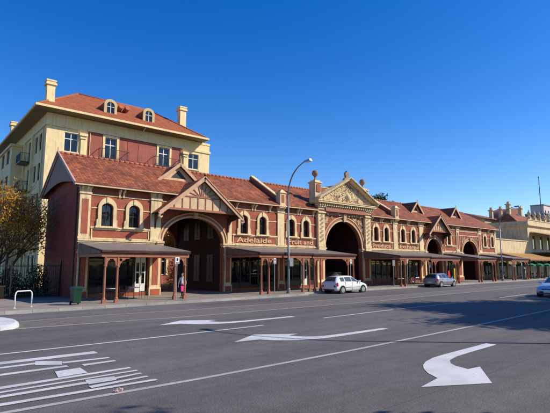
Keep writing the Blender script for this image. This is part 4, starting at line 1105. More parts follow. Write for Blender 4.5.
# ------------------------------------------------------------------ trees
def tree(name, label, cat, loc, H, R, leaf, n_leaf, leaf_size, trunks=1, seed=1, spread=.6, group=None, crown_z=.35, clumps=60, trunk_r=.2):
    rnd = random.Random(seed)
    r = thing(name, loc, label, cat, group)
    tb = MB(); tips = []
    def branch(p, d, L, rad, depth):
        pts = [p]; rr = [rad]; cur = Vector(p); dd = Vector(d).normalized(); n = 4
        for i in range(n):
            dd = (dd + Vector((rnd.gauss(0,.13), rnd.gauss(0,.13), rnd.gauss(.03,.08)))).normalized()
            cur = cur + dd * L/n; pts.append(cur.copy()); rr.append(rad*(1-.42*(i+1)/n))
        tb.tube(pts, rr, 7 if depth < 2 else 4)
        if depth >= 3: tips.append((cur, .6)); return
        for k in range(rnd.choice((3,3,4)) if depth else rnd.choice((4,5))):
            q = pts[rnd.choice((2,3,4,4))] if depth else pts[rnd.choice((2,3,4))]
            a = rnd.random()*2*PI; nd = (dd*.75 + Vector((math.cos(a), math.sin(a), rnd.uniform(-.05,.5)))*spread*1.2).normalized()
            branch(q, nd, L*rnd.uniform(.55,.8), rad*.5, depth+1)
            if depth >= 1: tips.append((q, .4))
    for k in range(trunks):
        a = 2*PI*k/max(trunks,1)+.4; lean = .22 if trunks > 1 else .04
        branch((math.cos(a)*.25*(trunks>1), math.sin(a)*.25*(trunks>1), 0), (math.cos(a)*lean, math.sin(a)*lean, 1), H*.42, trunk_r, 0)
    tr = tb.build('trunk', 'bark', r, smooth=True)
    # leaves around the branch tips, limited to the crown ellipsoid
    zc = H*(crown_z + (1-crown_z)/2); hz = H*(1-crown_z)/2
    cl = []
    for t, w in tips:
        e = math.sqrt((t.x/R)**2 + (t.y/R)**2 + ((t.z-zc)/hz)**2)
        if e > 1.15: t = Vector((t.x/e*1.05, t.y/e*1.05, zc+(t.z-zc)/e*1.05))
        cl.append(t)
    rnd.shuffle(cl); cl = cl[:clumps]
    while len(cl) < clumps:
        u = Vector((rnd.gauss(0,1), rnd.gauss(0,1), rnd.gauss(0,1))).normalized()*rnd.uniform(.55,1)
        cl.append(Vector((u.x*R*.9, u.y*R*.9, zc+u.z*hz*.9)))
    vs = []; fs = []
    for i in range(n_leaf):
        c = cl[rnd.randrange(len(cl))]; s = R*.17
        cg = lambda q: max(-2*q, min(2*q, rnd.gauss(0,q)))
        p = c + Vector((cg(s), cg(s), cg(s*.7)))
        a = Vector((rnd.gauss(0,1), rnd.gauss(0,1), rnd.gauss(0,.7))).normalized(); b = a.cross(Vector((rnd.gauss(0,1), rnd.gauss(0,1), rnd.gauss(0,1)))).normalized()
        l = leaf_size*rnd.uniform(.6,1.3); o = len(vs)
        vs += [tuple(p - a*l), tuple(p + b*l*.5), tuple(p + a*l), tuple(p - b*l*.5)]; fs.append((o,o+1,o+2,o+3))
    me = bpy.data.meshes.new('crown'); me.from_pydata(vs, [], fs); me.materials.append(M[leaf])
    c = bpy.data.objects.new('crown', me); COL.objects.link(c); c.parent = r
    return r
tree('autumn_tree', 'golden orange autumn tree with several thin leaning trunks beside the shaded gable wall', 'tree', (5.7,37.8,ZB), 9.4, 2.45, 'leafautumn', 8500, .095, 4, 3, .55, crown_z=.06, clumps=150, trunk_r=.12)
tree('autumn_tree', 'orange autumn tree seen through the left archway of the market', 'tree', (24.0,42.6,ZB), 7.0, 2.7, 'leafautumn', 14000, .12, 3, 5, .6, crown_z=.02, clumps=170, trunk_r=.14)
tree('evergreen_tree', 'dark green treetop showing above the market roof right of the central pediment', 'tree', (68.6,48,ZB), 17.6, 3.9, 'leafdark', 14000, .24, 1, 8, .5, crown_z=.3, clumps=110)
# street trees on the near side, behind and right of the camera: their shadows fall over the road
g_ = 'park trees on the near side of the road'
t0 = tree('park_tree', 'broad leafy park tree on the near kerb whose shadow crosses the road', 'tree', (35.8,1.2,.1), 12.5, 5.2, 'leafgreen', 42000, .2, 1, 11, .75, g_, .36, 110, .3)
t1 = copy_tree(t0); t1.location = (44.5,-.6,.1); t1.rotation_euler.z = 2.1; t1['label'] = 'second leafy park tree along the near kerb beyond the first'
t2 = copy_tree(t0); t2.location = (7.4,-3.35,.1); t2.rotation_euler.z = 4.0; t2.scale = (.85,.85,.85); t2['label'] = 'narrow leafy park tree on the near pavement closest to the camera'
t3 = copy_tree(t0); t3.location = (30.4,-1.6,.1); t3.rotation_euler.z = 3.3; t3.scale = (.9,.9,.95); t3['label'] = 'leafy park tree on the near kerb between the lamp and the broad tree'
for i, (x, y, s, r_) in enumerate(((54,-11,1.0,1.0),(68,-13,1.1,3.1),(84,-12,1.05,5.0),(104,-14,1.15,.4),(36,-16,1.0,2.2),(22,-18,1.05,3.9),(128,-12,1.1,1.4),(6,-20,1.1,5.5))):
    t = copy_tree(t0); t.location = (x,y,.1); t.scale = (s,s,s); t.rotation_euler.z = r_; t['label'] = 'leafy park tree standing back on the grass, %s along the row' % ('third','fourth','fifth','sixth','seventh','eighth','ninth','tenth')[i]

# shrubs and fence at left
def shrub(loc, R, H, seed, label, leaf='leafdark'):
    rnd = random.Random(seed); r = thing('shrub', loc, label, 'shrub', 'dark shrubs behind the iron fence')
    vs = []; fs = []
    for i in range(2200):
        u = Vector((rnd.gauss(0,1), rnd.gauss(0,1), abs(rnd.gauss(0,1)))).normalized()*rnd.uniform(.5,1.05)
        p = Vector((u.x*R, u.y*R*.7, u.z*H)); a = Vector((rnd.gauss(0,1), rnd.gauss(0,1), rnd.gauss(0,1))).normalized(); b = a.cross(Vector((rnd.gauss(0,1), rnd.gauss(0,1), rnd.gauss(0,1)))).normalized(); l = rnd.uniform(.05,.1); o = len(vs)
        vs += [tuple(p-a*l), tuple(p+b*l*.5), tuple(p+a*l), tuple(p-b*l*.5)]; fs.append((o,o+1,o+2,o+3))
    me = bpy.data.meshes.new('foliage'); me.from_pydata(vs, [], fs); me.materials.append(M[leaf])
    c = bpy.data.objects.new('foliage', me); COL.objects.link(c); c.parent = r
    mb = MB(); mb.tube([(0,0,0),(.05,0,H*.7)], [.05,.02]); mb.tube([(0,0,0),(-.3,.1,H*.6)], [.04,.02]); mb.build('stem', 'bark', r)
shrub((8.0,36.3,ZB), 1.0, 2.2, 1, 'dark shrub against the shaded gable wall'); shrub((6.2,36.2,ZB), 1.2, 1.9, 2, 'dark shrub behind the fence left of the autumn tree trunks')
shrub((4.2,36.5,ZB), 1.0, 1.6, 3, 'low dark shrub at the left edge behind the low brick wall')
for i, (x, y) in enumerate(((22.2,42.0),(23.9,41.4),(25.2,43.0))):
    shrub((x,y,ZB), 1.3, 3.4, 20+i, 'orange leaved bush behind the market, %s seen through the left archway' % ('first','second','third')[i], 'leafautumn')
    bpy.context.view_layer.update()
for o in bpy.data.objects:
    if 'label' in o and str(o['label']).startswith('orange leaved bush'): o['group'] = 'orange bushes behind the left archway'
fn = thing('iron_fence', (5,34.2,ZB), 'tall dark iron picket fence closing the yard left of the market', 'fence')
mb = MB()
k = 0; x = -8.0
while x < 9.0:
    mb.box(x-.012,x+.012,34.19,34.21,ZB+.12,ZB+2.3); x += .13
mb.build('railing', 'iron', fn, (5,34.2,ZB))
mb = MB(); mb.box(-8,9.0,34.17,34.189,ZB+.2,ZB+.26); mb.box(-8,9.0,34.17,34.189,ZB+2.1,ZB+2.16); mb.build('rail', 'iron', fn, (5,34.2,ZB))
for x in (-6,-3,0,3,5.9,8.95):
    mb = MB(); mb.box(x-.05,x+.05,34.1,34.168,ZB,ZB+2.5); mb.build('post', 'iron', fn, (5,34.2,ZB))
lw = thing('brick_wall', (4,35,ZB), 'low orange brick garden wall behind the fence at the left edge', 'wall')
mb = MB(); mb.box(-4,5.7,34.9,35.15,ZB,ZB+.75); mb.build('wall', brick('orange_brick', (.42,.2,.07), (.34,.15,.06), (.3,.22,.15)), lw, (4,35,ZB))
mb = MB(); mb.box(-4.02,5.74,34.86,35.19,ZB+.75,ZB+.83); mb.build('coping', 'gablecream', lw, (4,35,ZB))

# ------------------------------------------------------------------ street furniture
br = thing('bike_rack', (5.3,26.7,ZB), 'white steel bicycle hoop on the footpath at left', 'bike rack')
mb = MB()
import itertools
a, b = (4.85,26.55), (5.7,26.9)
def P(t, z): return (a[0]+(b[0]-a[0])*t-5.3, a[1]+(b[1]-a[1])*t-26.7, z)
mb.tube([P(0,0),P(0,.65),P(.03,.78),P(.12,.86),P(.88,.86),P(.97,.78),P(1,.65),P(1,0)], .032, 10)
mb.build('hoop', 'white', br, smooth=True)
mb = MB(); mb.lathe((P(0,0)),[(.07,0),(.07,.015),(.03,.02)],12); mb.lathe((P(1,0)),[(.07,0),(.07,.015),(.03,.02)],12); mb.build('base_plate', 'white', br)

bn = thing('wheelie_bin', (7.85,26.55,ZB), 'dark green wheeled rubbish bin on the footpath before the brick gable wall', 'bin', rz=.1); bn.scale = (.66,.66,.92)
mb = MB()
mb.hexa([(-.30,-.30,.12),(.30,-.30,.12),(.30,.30,.12),(-.30,.30,.12)],[(-.37,-.38,.98),(.37,-.38,.98),(.37,.38,.98),(-.37,.38,.98)])
mb.hexa([(-.40,-.42,.95),(.40,-.42,.95),(.40,.42,.95),(-.40,.42,.95)],[(-.40,-.42,1.0),(.40,-.42,1.0),(.40,.42,1.0),(-.40,.42,1.0)])
mb.build('body', 'binGreen', bn)
mb = MB(); mb.hexa([(-.41,-.44,1.005),(.41,-.44,1.005),(.41,.42,1.005),(-.41,.42,1.005)],[(-.34,-.3,1.11),(.34,-.3,1.11),(.34,.4,1.11),(-.34,.4,1.11)]); mb.build('lid', 'binGreen', bn)
for s in (-1, 1):
    mb = MB(); mb.tube([(s*.29,.27,.12),(s*.37,.27,.12)], .12, 14); mb.build('wheel', 'rubber', bn)
mb = MB(); mb.tube([(-.36,.46,1.0),(.36,.46,1.0)], .02, 6); mb.box(-.3,-.26,.38,.47,.97,1.01); mb.box(.26,.3,.38,.47,.97,1.01); mb.build('handle', 'binGreen', bn)

def lamp(x, y, H, arm, label, base=ZB, r=.09, bend=2.4):
    p = thing('street_lamp', (x,y,base), label, 'street lamp', 'curved grey street lamps')
    mb = MB()
    z1 = H-bend
    mb.tube([(0,0,0),(0,0,1.2),(0,0,z1)], [r*1.2,r,r*.75], 12)
    pts = [(0,0,z1)]; n = 12
    for i in range(1, n+1):
        t = i/n*PI/2*.9; pts.append((0,-arm*(1-math.cos(t))/(1-math.cos(PI/2*.9))*1.0, z1+bend*math.sin(t)/math.sin(PI/2*.9)))
    mb.tube(pts, [r*.75-(r*.3)*i/n for i in range(n+1)], 10)
    mb.build('pole', 'polegrey', p, smooth=True)
    mb = MB(); e = Vector(pts[-1])
    mb.hexa([e+Vector((-.1,.1,-.06)),e+Vector((.1,.1,-.06)),e+Vector((.13,-.62,-.05)),e+Vector((-.13,-.62,-.05))][::1],
            [e+Vector((-.07,.1,.06)),e+Vector((.07,.1,.06)),e+Vector((.08,-.55,.12)),e+Vector((-.08,-.55,.12))])
    h = mb.build('lamp_head', 'galv', p)
    mb = MB(); mb.box(e.x-.1,e.x+.1,e.y-.55,e.y-.1,e.z-.11,e.z-.065); mb.build('diffuser', 'white', h)
    mb = MB(); mb.box(-.13,.13,-.13,.13,0,.03); mb.lathe((0,0,.03),[(.16,0),(.13,.35),(.1,.4)],12); mb.build('base', 'polegrey', p)
    return p
l1 = lamp(23.55,26.2,10.15,2.0,'tall curved grey street lamp standing before the gold lettering on the market')
l2 = lamp(63.6,26.9,10.0,2.2,'distant curved grey street lamp near the right end of the market')
l3 = lamp(19.0,1.7,10.6,2.6,'curved grey street lamp on the near kerb whose shadow lies across the road', base=0)
l3.rotation_euler.z = PI
def sign(x, y, zc, w, h, label, mat='white', pole=True, rz=0, face=None, name='parking_sign', zp=None):
    w *= .7; h *= .7
    p = thing(name, (x,y,ZB), label, 'sign', 'street signs along the far kerb', rz)
    if pole:
        mb = MB(); mb.tube([(0,0,0),(0,0,zc+h/2-ZB)], .03, 8); mb.build('pole', 'galv', p)
    mb = MB(); mb.box(-w/2,w/2,-.05,-.032,zc-h/2-ZB,zc+h/2-ZB); pl = mb.build('plate', mat, p)
    if face:
        mb = MB()
        for (a, b, c, d) in face: mb.box(-w/2+a*w,-w/2+b*w,-.056,-.051,zc-h/2-ZB+c*h,zc-h/2-ZB+d*h)
        mb.build('marking', 'binGreen', pl)
    return p
FC = [(.12,.88,.06,.16),(.12,.88,.22,.28),(.3,.7,.45,.85)]
sign(13.93,26.33,2.62,.42,.62,'white parking sign before the right post pair of the leftmost verandah', face=FC)
sign(22.2,26.3,2.62,.34,.6,'white parking sign at the second verandah beside the tall lamp', face=FC)
sign(23.62,25.98,2.55,.55,.95,'grey backed sign fixed low on the tall curved lamp pole', 'signgrey', False)
sign(37.85,26.5,2.5,.55,.8,'grey backed sign on a thin pole right of the white hatchback', 'signgrey')
sign(45.3,27.0,2.3,.55,.8,'white parking sign behind the slate grey hatchback', face=FC)
sign(39.95,26.3,2.65,.3,.55,'small white parking sign at the left corner post of the fourth verandah', face=FC)
sign(31.1,26.3,2.6,.3,.6,'small white parking sign above the white hatchback', face=FC)
sign(67.6,26.9,2.3,.7,.9,'pale sign under the verandah beyond the distant lamp', face=FC)
sign(69.9,26.8,2.6,.35,1.2,'tall narrow white sign right of the distant lamp', face=FC)
cn = thing('traffic_cone', (24.0,26.75,ZB), 'small orange cone at the foot of the tall lamp', 'cone')
mb = MB(); mb.lathe((0,0,0),[(.19,0),(.19,.03),(.13,.035),(.03,.45)],14); mb.build('body', 'orange', cn)
mb = MB(); mb.lathe((0,0,.18),[(.097,0),(.072,.1)],14); mb.build('band', 'white', cn)
bnn = thing('banner_stand', (50.9,27.0,ZB), 'bright yellow upright banner at the end of the fifth verandah', 'banner')
mb = MB(); mb.box(-.28,.28,-.03,.03,.08,1.75); mb.build('banner', 'yellow', bnn); mb = MB(); mb.box(-.3,.3,-.18,.18,0,.07); mb.build('base', 'dark', bnn)
bnn = thing('banner_stand', (50.0,27.3,ZB), 'short red upright banner left of the yellow banner', 'banner')
mb = MB(); mb.box(-.22,.22,-.03,.03,.08,1.5); mb.build('banner', 'redv', bnn); mb = MB(); mb.box(-.25,.25,-.18,.18,0,.07); mb.build('base', 'dark', bnn)
ab = thing('ticket_machine', (70.9,26.9,ZB), 'grey upright parking ticket machine on the footpath near the hotel', 'machine')
mb = MB(); mb.box(-.22,.22,-.2,.2,0,1.5); mb.hexa([(-.26,-.24,1.5),(.26,-.24,1.5),(.26,.24,1.5),(-.26,.24,1.5)],[(-.26,-.1,1.75),(.26,-.1,1.75),(.26,.24,1.75),(-.26,.24,1.75)]); mb.build('body', 'polegrey', ab)
mb = MB(); mb.box(-.15,.15,-.215,-.201,.95,1.35); mb.build('panel', 'white', ab)
# umbrellas at the hotel
def umbrella(x, y, label):
    p = thing('cafe_umbrella', (x,y,ZB), label, 'umbrella', 'green umbrellas outside the hotel')
    mb = MB(); mb.tube([(0,0,0),(0,0,2.75)], .03, 8); mb.build('pole', 'white', p)
    mb = MB(); e = 1.35; z = 2.15
    ring = [(e*math.cos(k*PI/4+PI/8), e*math.sin(k*PI/4+PI/8)) for k in range(8)]
    vs = [(0,0,2.75)] + [(a,b,z) for a,b in ring] + [(a,b,z-.22) for a,b in ring]
    mb.add(vs, [(0,1+k,1+(k+1)%8) for k in range(8)] + [(1+k,9+k,9+(k+1)%8,1+(k+1)%8) for k in range(8)]); mb.build('canopy', 'greenc', p, recalc=False)
    mb = MB(); mb.lathe((0,0,0),[(.3,0),(.3,.08),(.05,.12)],12); mb.build('base', 'dark', p)
for i, x in enumerate((73.6,76.8,80.0,83.2)): umbrella(x, 27.6, 'green cafe umbrella outside the hotel, %s from the left' % ('first','second','third','fourth')[i])
# outdoor tables and chairs
def table(x, y, label):
    p = thing('cafe_table', (x,y,ZB), label, 'table', 'cafe tables under the verandahs')
    mb = MB(); mb.lathe((0,0,.71),[(.36,0),(.38,.02),(.36,.04)],18); mb.build('tabletop', 'white', p)
    mb = MB(); mb.tube([(0,0,.03),(0,0,.71)], .03); mb.lathe((0,0,0),[(.24,0),(.24,.02),(.04,.05)],14); mb.build('pedestal', 'iron', p)
def chair(x, y, rz, label, mat='darkwood'):
    p = thing('cafe_chair', (x,y,ZB), label, 'chair', 'cafe chairs under the verandahs', rz)
    mb = MB(); mb.box(-.2,.2,-.2,.2,.43,.46); mb.build('seat', mat, p)
    mb = MB(); mb.box(-.2,.2,.19,.215,.62,.86); mb.build('backrest', mat, p)
    for sx in (-1, 1):
        mb = MB(); mb.tube([(sx*.18,-.18,0),(sx*.18,-.18,.43)], .013,6); mb.build('leg', 'iron', p)
        mb = MB(); mb.tube([(sx*.18,.24,0),(sx*.18,.19,.45),(sx*.18,.2,.86)], .013,6); mb.build('leg', 'iron', p)
k_ = [(10.6,28.6,'leftmost verandah near the wall end'),(12.2,28.9,'leftmost verandah before the white shop window'),(41.5,28.2,'fourth verandah by the bicycles')]
for x, y, w in k_:
    table(x, y, 'white round cafe table under the '+w)
    chair(x-.65, y, PI/2, 'dark cafe chair left of the table under the '+w); chair(x+.65, y+.05, -PI/2, 'dark cafe chair right of the table under the '+w)
for i, x in enumerate((73.2,74.9,76.5,78.3,80.1,82)):
    chair(x, 28.3, .4*i, 'red cafe chair below the green umbrellas, %s from the left' % ('first','second','third','fourth','fifth','sixth')[i], 'redv')
# bicycle
def bicycle(x, y, rz, mat, label):
    p = thing('bicycle', (x,y,ZB), label, 'bicycle', 'bicycles parked under the verandah', rz)
    for xx in (-.52,.52):
        mb = MB(); mb.tube([(xx+.33*math.cos(t*PI/12),0,.34+.33*math.sin(t*PI/12)) for t in range(25)], .018, 6); w = mb.build('wheel', 'rubber', p)
        mb = MB()
        for t in range(8): mb.tube([(xx,0,.34),(xx+.32*math.cos(t*PI/4),0,.34+.32*math.sin(t*PI/4))], .003, 3)
        mb.build('spokes', 'galv', w)
    mb = MB()
    for q in ([(-.52,0,.34),(-.08,0,.32)],[(-.08,0,.32),(-.2,0,.82)],[(-.52,0,.34),(-.18,0,.76)],[(-.18,0,.76),(.36,0,.8)],[(-.08,0,.32),(.38,0,.72)],[(.34,0,.92),(.4,0,.65),(.52,0,.34)]): mb.tube(q, .018, 6)
    mb.build('frame', mat, p)
    mb = MB(); mb.box(-.32,-.1,-.06,.06,.84,.89); mb.build('saddle', 'dark', p)
    mb = MB(); mb.tube([(.42,-.28,.98),(.36,-.1,1.0),(.34,0,.98),(.36,.1,1.0),(.42,.28,.98)], .015, 6); mb.build('handlebar', 'dark', p)
bicycle(42.3,27.3,.25,'orange','orange framed bicycle under the fourth verandah'); bicycle(43.6,27.6,-.3,'galv','silver bicycle beside the orange one under the fourth verandah')
# crushed litter on the road
lt = thing('litter', (3.4,8.6,.01), 'crumpled pink and white wrapper on the pale lane line at lower left', 'litter')
mb = MB(); rnd = random.Random(4)
vs = []; 
for i in range(5):
    for j in range(5): vs.append((-.07+i*.035+rnd.uniform(-.015,.015), -.06+j*.03+rnd.uniform(-.012,.012), abs(rnd.gauss(.03,.028))))
mb.add(vs, [(i*5+j,i*5+j+1,(i+1)*5+j+1,(i+1)*5+j) for i in range(4) for j in range(4)])
mb.build('wrapper', plain('wrapper', (.7,.5,.5), .5, .4, 20), lt, recalc=False)

# ------------------------------------------------------------------ cars
def catmull(keys, n):
    out = []
    for i in range(len(keys)-1):
        p0, p1, p2, p3 = keys[max(i-1,0)], keys[i], keys[i+1], keys[min(i+2,len(keys)-1)]
        m = max(2, int(n*(p2[0]-p1[0])))
        for k in range(m):
            t = k/m; r = []
            for a, b, c, d in zip(p0, p1, p2, p3):
                v = .5*((2*b)+(-a+c)*t+(2*a-5*b+4*c-d)*t*t+(-a+3*b-3*c+d)*t**3)
                lo, hi = min(b,c), max(b,c); r.append(min(max(v,lo-.01),hi+.01))
            r[0] = p1[0]+(p2[0]-p1[0])*t
            out.append(tuple(r))
    out.append(keys[-1]); return out
def car(label, loc, rz, paint, keys, glassx, wheels, cat='car', plate_txt=True, W=1.7, rearcut=None):
    """keys: (x, zbottom, zbelt, ztop, halfwidth belt, halfwidth top)"""
    p = thing('parked_car', loc, label, 'car', None, rz)
    st = catmull(keys, 14)
    def ring(k):
        x, zb, zt, zc, w, wt = k
        h = zt-zb
        return [(x, w*.86, zb), (x, w*.97, zb+.06), (x, w, zb+h*.35), (x, w*1.0, zb+h*.7), (x, w*.965, zt), (x, wt+(w*.965-wt)*.02, zc-.05 if zc-zt > .12 else zt+(zc-zt)*.6), (x, wt*.86, zc), (x, wt*.45, zc+.018), (x, 0, zc+.025)]
    mb = MB(); n = 9; vs = []
    for k in st:
        r = ring(k); vs += r + [(x,-y,z) for x,y,z in r[:-1][::-1]]
    m = 17; fs = []
    for i in range(len(st)-1):
        for j in range(m-1): fs.append((i*m+j,i*m+j+1,(i+1)*m+j+1,(i+1)*m+j))
        fs.append((i*m+m-1,i*m,(i+1)*m,(i+1)*m+m-1))
    fs.append(tuple(range(m))); fs.append(tuple((len(st)-1)*m+j for j in range(m)))
    mb.add(vs, fs); body = mb.build('body', paint, p, smooth=True)
    def at(x):
        for i in range(len(st)-1):
            if st[i][0] <= x <= st[i+1][0]:
                t = (x-st[i][0])/(st[i+1][0]-st[i][0]+1e-9); return tuple(a+(b-a)*t for a,b in zip(st[i], st[i+1]))
        return st[-1]
    def side(x, t, s, o=.008):
        r = ring(at(x)); a, b = r[4], r[5]
        return (x, s*(a[1]+(b[1]-a[1])*t+o), a[2]+(b[2]-a[2])*t+o*.3)
    def patch(xs0, xs1, t0, t1, s, n=6):
        m_ = MB(); vs = []
        for i in range(n+1):
            for t, xa, xb in ((t0,xs0[0],xs1[0]),(t1,xs0[1],xs1[1])):
                x = xa+(xb-xa)*i/n; vs.append(side(x, t, s))
        m_.add(vs, [(2*i,2*i+1,2*i+3,2*i+2) for i in range(n)]); return m_
    for s in (-1, 1):
        for (a0, a1, b0, b1) in glassx['side']:
            patch((a0,a1),(b0,b1),.08,.9,s).build('side_window', 'carglass', p, smooth=True, recalc=False)
    def deck(xa, xb, ka, kb, name):
        m_ = MB(); vs = []; n1, n2 = 6, 6
        for i in range(n1+1):
            x = xa+(xb-xa)*i/n1; r = ring(at(x)); w = (r[6][1])*1.02+.0; f = ka+(kb-ka)*i/n1
            for j in range(n2+1):
                u = -1+2*j/n2; y = u*w*f
                z = r[8][2] - (r[8][2]-r[6][2])*(abs(u)*f)**2
                dx = .008 if xa > 0 else -.008
                vs.append((x+dx, y, z+.01))
        m_.add(vs, [(i*(n2+1)+j,i*(n2+1)+j+1,(i+1)*(n2+1)+j+1,(i+1)*(n2+1)+j) for i in range(n1) for j in range(n2)])
        return m_.build(name, 'carglass', p, smooth=True, recalc=False)
    deck(*glassx['front'], 'windscreen'); deck(*glassx['rear'], 'rear_window')
    L0, L1 = keys[0][0], keys[-1][0]
    for x in wheels:
        for s in (-1, 1):
            wy = at(x)[4]
            m_ = MB(); m_.tube([(x,s*(wy-.22),.30),(x,s*(wy+.006),.30)], .37, 28); m_.build('wheel_arch_shade', 'rubber', p)  # black disc stands in for the shaded wheel gap, no opening is cut
            m_ = MB(); m_.tube([(x,s*(wy-.18),.305),(x,s*(wy-.0),.305),(x,s*(wy+.022),.305)], [.305,.305,.285], 28); wh = m_.build('wheel', 'rubber', p, smooth=False)
            m_ = MB(); y = s*(wy+.024); m_.tube([(x,y-s*.02,.305),(x,y,.305)], .2, 24); m_.tube([(x,y,.305),(x,y+s*.008,.305)], .06, 12)
            for k in range(6):
                a = k*PI/3; m_.beam((x+.05*math.cos(a),y+s*.004,.305+.05*math.sin(a)),(x+.19*math.cos(a),y+s*.004,.305+.19*math.sin(a)),.03,.03, up=(0,1,0))
            m_.build('rim', 'alloy', wh)
    # lamps
    for s in (-1, 1):
        kf = at(L1-.12); kr = at(L0+.1)
        m_ = MB(); zc = kf[3]-.12

        def wrap(xs, i0, i1, nm_, mt_, inner):
            m2 = MB(); vs = []; nn = len(xs)
            for x in xs:
                r = ring(at(x))
                for q in range(5):
                    f = i0+(i1-i0)*q/4; a_ = int(f); t_ = f-a_; P_ = r[a_]; Q_ = r[a_+1]
                    vs.append((x, s*(P_[1]+(Q_[1]-P_[1])*t_+.01), P_[2]+(Q_[2]-P_[2])*t_))
            fs = [(i*5+j,i*5+j+1,(i+1)*5+j+1,(i+1)*5+j) for i in range(nn-1) for j in range(4)]
            base = len(vs)-5; e = xs[-1]; dx = .012 if e > 0 else -.012
            o_ = len(vs)
            for j in range(5):
                vx, vy, vz = vs[base+j]; vs.append((vx+dx, vy, vz))
            for j in range(5):
                vx, vy, vz = vs[base+j]; vs.append((vx+dx, vy-s*inner, vz))
            for j in range(4): fs.append((base+j,base+j+1,o_+j+1,o_+j)); fs.append((o_+j,o_+j+1,o_+5+j+1,o_+5+j))
            m2.add(vs, fs); m2.build(nm_, mt_, p, smooth=False)
        wrap([L0+.24,L0+.14,L0+.07,L0+.005], 2.6, 4.0, 'tail_light', 'tail', .16)
        wrap([L1-.42,L1-.3,L1-.18,L1-.09], 3.0, 4.0, 'headlight', 'head', .26)
        m_ = MB(); xm = glassx['front'][0]-.22
        k2 = at(xm); m_.hexa([(xm-.06,s*(k2[4]*.88),k2[2]+.04),(xm+.08,s*(k2[4]*.88),k2[2]+.04),(xm+.06,s*(k2[4]+.17),k2[2]+.05),(xm-.05,s*(k2[4]+.17),k2[2]+.05)],
                             [(xm-.06,s*(k2[4]*.88),k2[2]+.14),(xm+.04,s*(k2[4]*.88),k2[2]+.14),(xm+.03,s*(k2[4]+.17),k2[2]+.17),(xm-.05,s*(k2[4]+.17),k2[2]+.17)])
        m_.build('mirror', paint, p)
    m_ = MB()
    for s in (-1, 1):
        for xx in glassx['doors']:
            k2 = at(xx); m_.box(xx-.006,xx+.006,min(s*(k2[4]*.965),s*(k2[4]*1.002+.003)),max(s*(k2[4]*.965),s*(k2[4]*1.002+.003)),k2[1]+.08,k2[2]-.0)
        m_.tube([(wheels[0]+.36,s*(keys[len(keys)//2][4]+.004),.50),(wheels[1]-.36,s*(keys[len(keys)//2][4]+.004),.50)], .02, 5)
    m_.build('trim', 'dark', p)
    m_ = MB(); m_.box(L1-.03,L1+.012,-.5,.5,.3,.42); m_.box(L0-.012,L0+.03,-.6,.6,.26,.36)
    m_.box(L1-.05,L1-.012,-.35,.35,.5,.6)
    m_.build('grille', 'dark', p)
    m_ = MB(); m_.box(L0-.03,L0-.013,-.24,.24,.46,.58); m_.box(L1+.013,L1+.022,-.24,.24,.34,.45); m_.build('number_plate', 'white', p)
    return p
hatch = [(-2.05,.34,.66,.70,.70,.62),(-2.02,.27,.80,.86,.79,.70),(-1.92,.24,.90,.98,.83,.68),(-1.72,.22,.93,1.22,.845,.60),(-1.5,.21,.94,1.36,.85,.56),(-1.0,.2,.935,1.405,.855,.565),(-.4,.2,.925,1.42,.855,.57),(.15,.2,.915,1.39,.855,.56),(.55,.2,.905,1.18,.85,.60),(.98,.2,.89,.965,.845,.70),(1.4,.21,.80,.86,.835,.68),(1.75,.22,.70,.76,.80,.62),(1.96,.25,.56,.62,.73,.55),(2.06,.32,.46,.5,.62,.5)]
gl_h = {'side':[(-1.5,-1.42,-.98,-.98),(-.92,-.92,-.12,-.12),(-.06,-.06,.72,.28)], 'front':(.93,.2,.9,.96), 'rear':(-1.93,-1.56,.94,.92), 'doors':(-.95,-.09,.86)}
c1 = car('white five door hatchback parked at the kerb before the central archway', (29.2,25.3,0), 0, 'cwhite', hatch, gl_h, (-1.3,1.3))
sedan = [(-2.2,.36,.70,.76,.70,.62),(-2.15,.27,.84,.92,.80,.70),(-1.9,.23,.90,1.0,.85,.70),(-1.6,.21,.92,1.12,.86,.64),(-1.1,.2,.93,1.38,.865,.57),(-.5,.2,.93,1.44,.87,.58),(.15,.2,.92,1.41,.87,.57),(.6,.2,.905,1.2,.865,.62),(1.08,.2,.88,.97,.86,.72),(1.5,.21,.80,.88,.85,.70),(1.9,.22,.70,.77,.81,.62),(2.12,.26,.56,.62,.73,.55),(2.2,.33,.46,.5,.62,.5)]
gl_s = {'side':[(-1.5,-1.15,-.98,-.98),(-.92,-.92,-.12,-.12),(-.06,-.06,.8,.3)], 'front':(1.02,.25,.9,.96), 'rear':(-1.72,-1.2,.92,.9), 'doors':(-.95,-.09,.92)}
c2 = car('slate grey hatchback parked at the kerb before the second half timbered gable', (44.5,25.3,0), 0, 'cblue', hatch, gl_h, (-1.3,1.3))
c3 = car('silver car driving toward the left at the right edge of the road', (38.35,12.25,0), PI, 'cbright', sedan, gl_s, (-1.4,1.38))
c3.name = 'moving_car'
c4 = car('dark hatchback standing in the shade right of the central archway', (42.2,28.9,ZB), PI, 'cdark', hatch, gl_h, (-1.3,1.3))
c4.location = (36.0,33.0,ZB); c4['label'] = 'dark hatchback standing in deep shade inside the central archway'

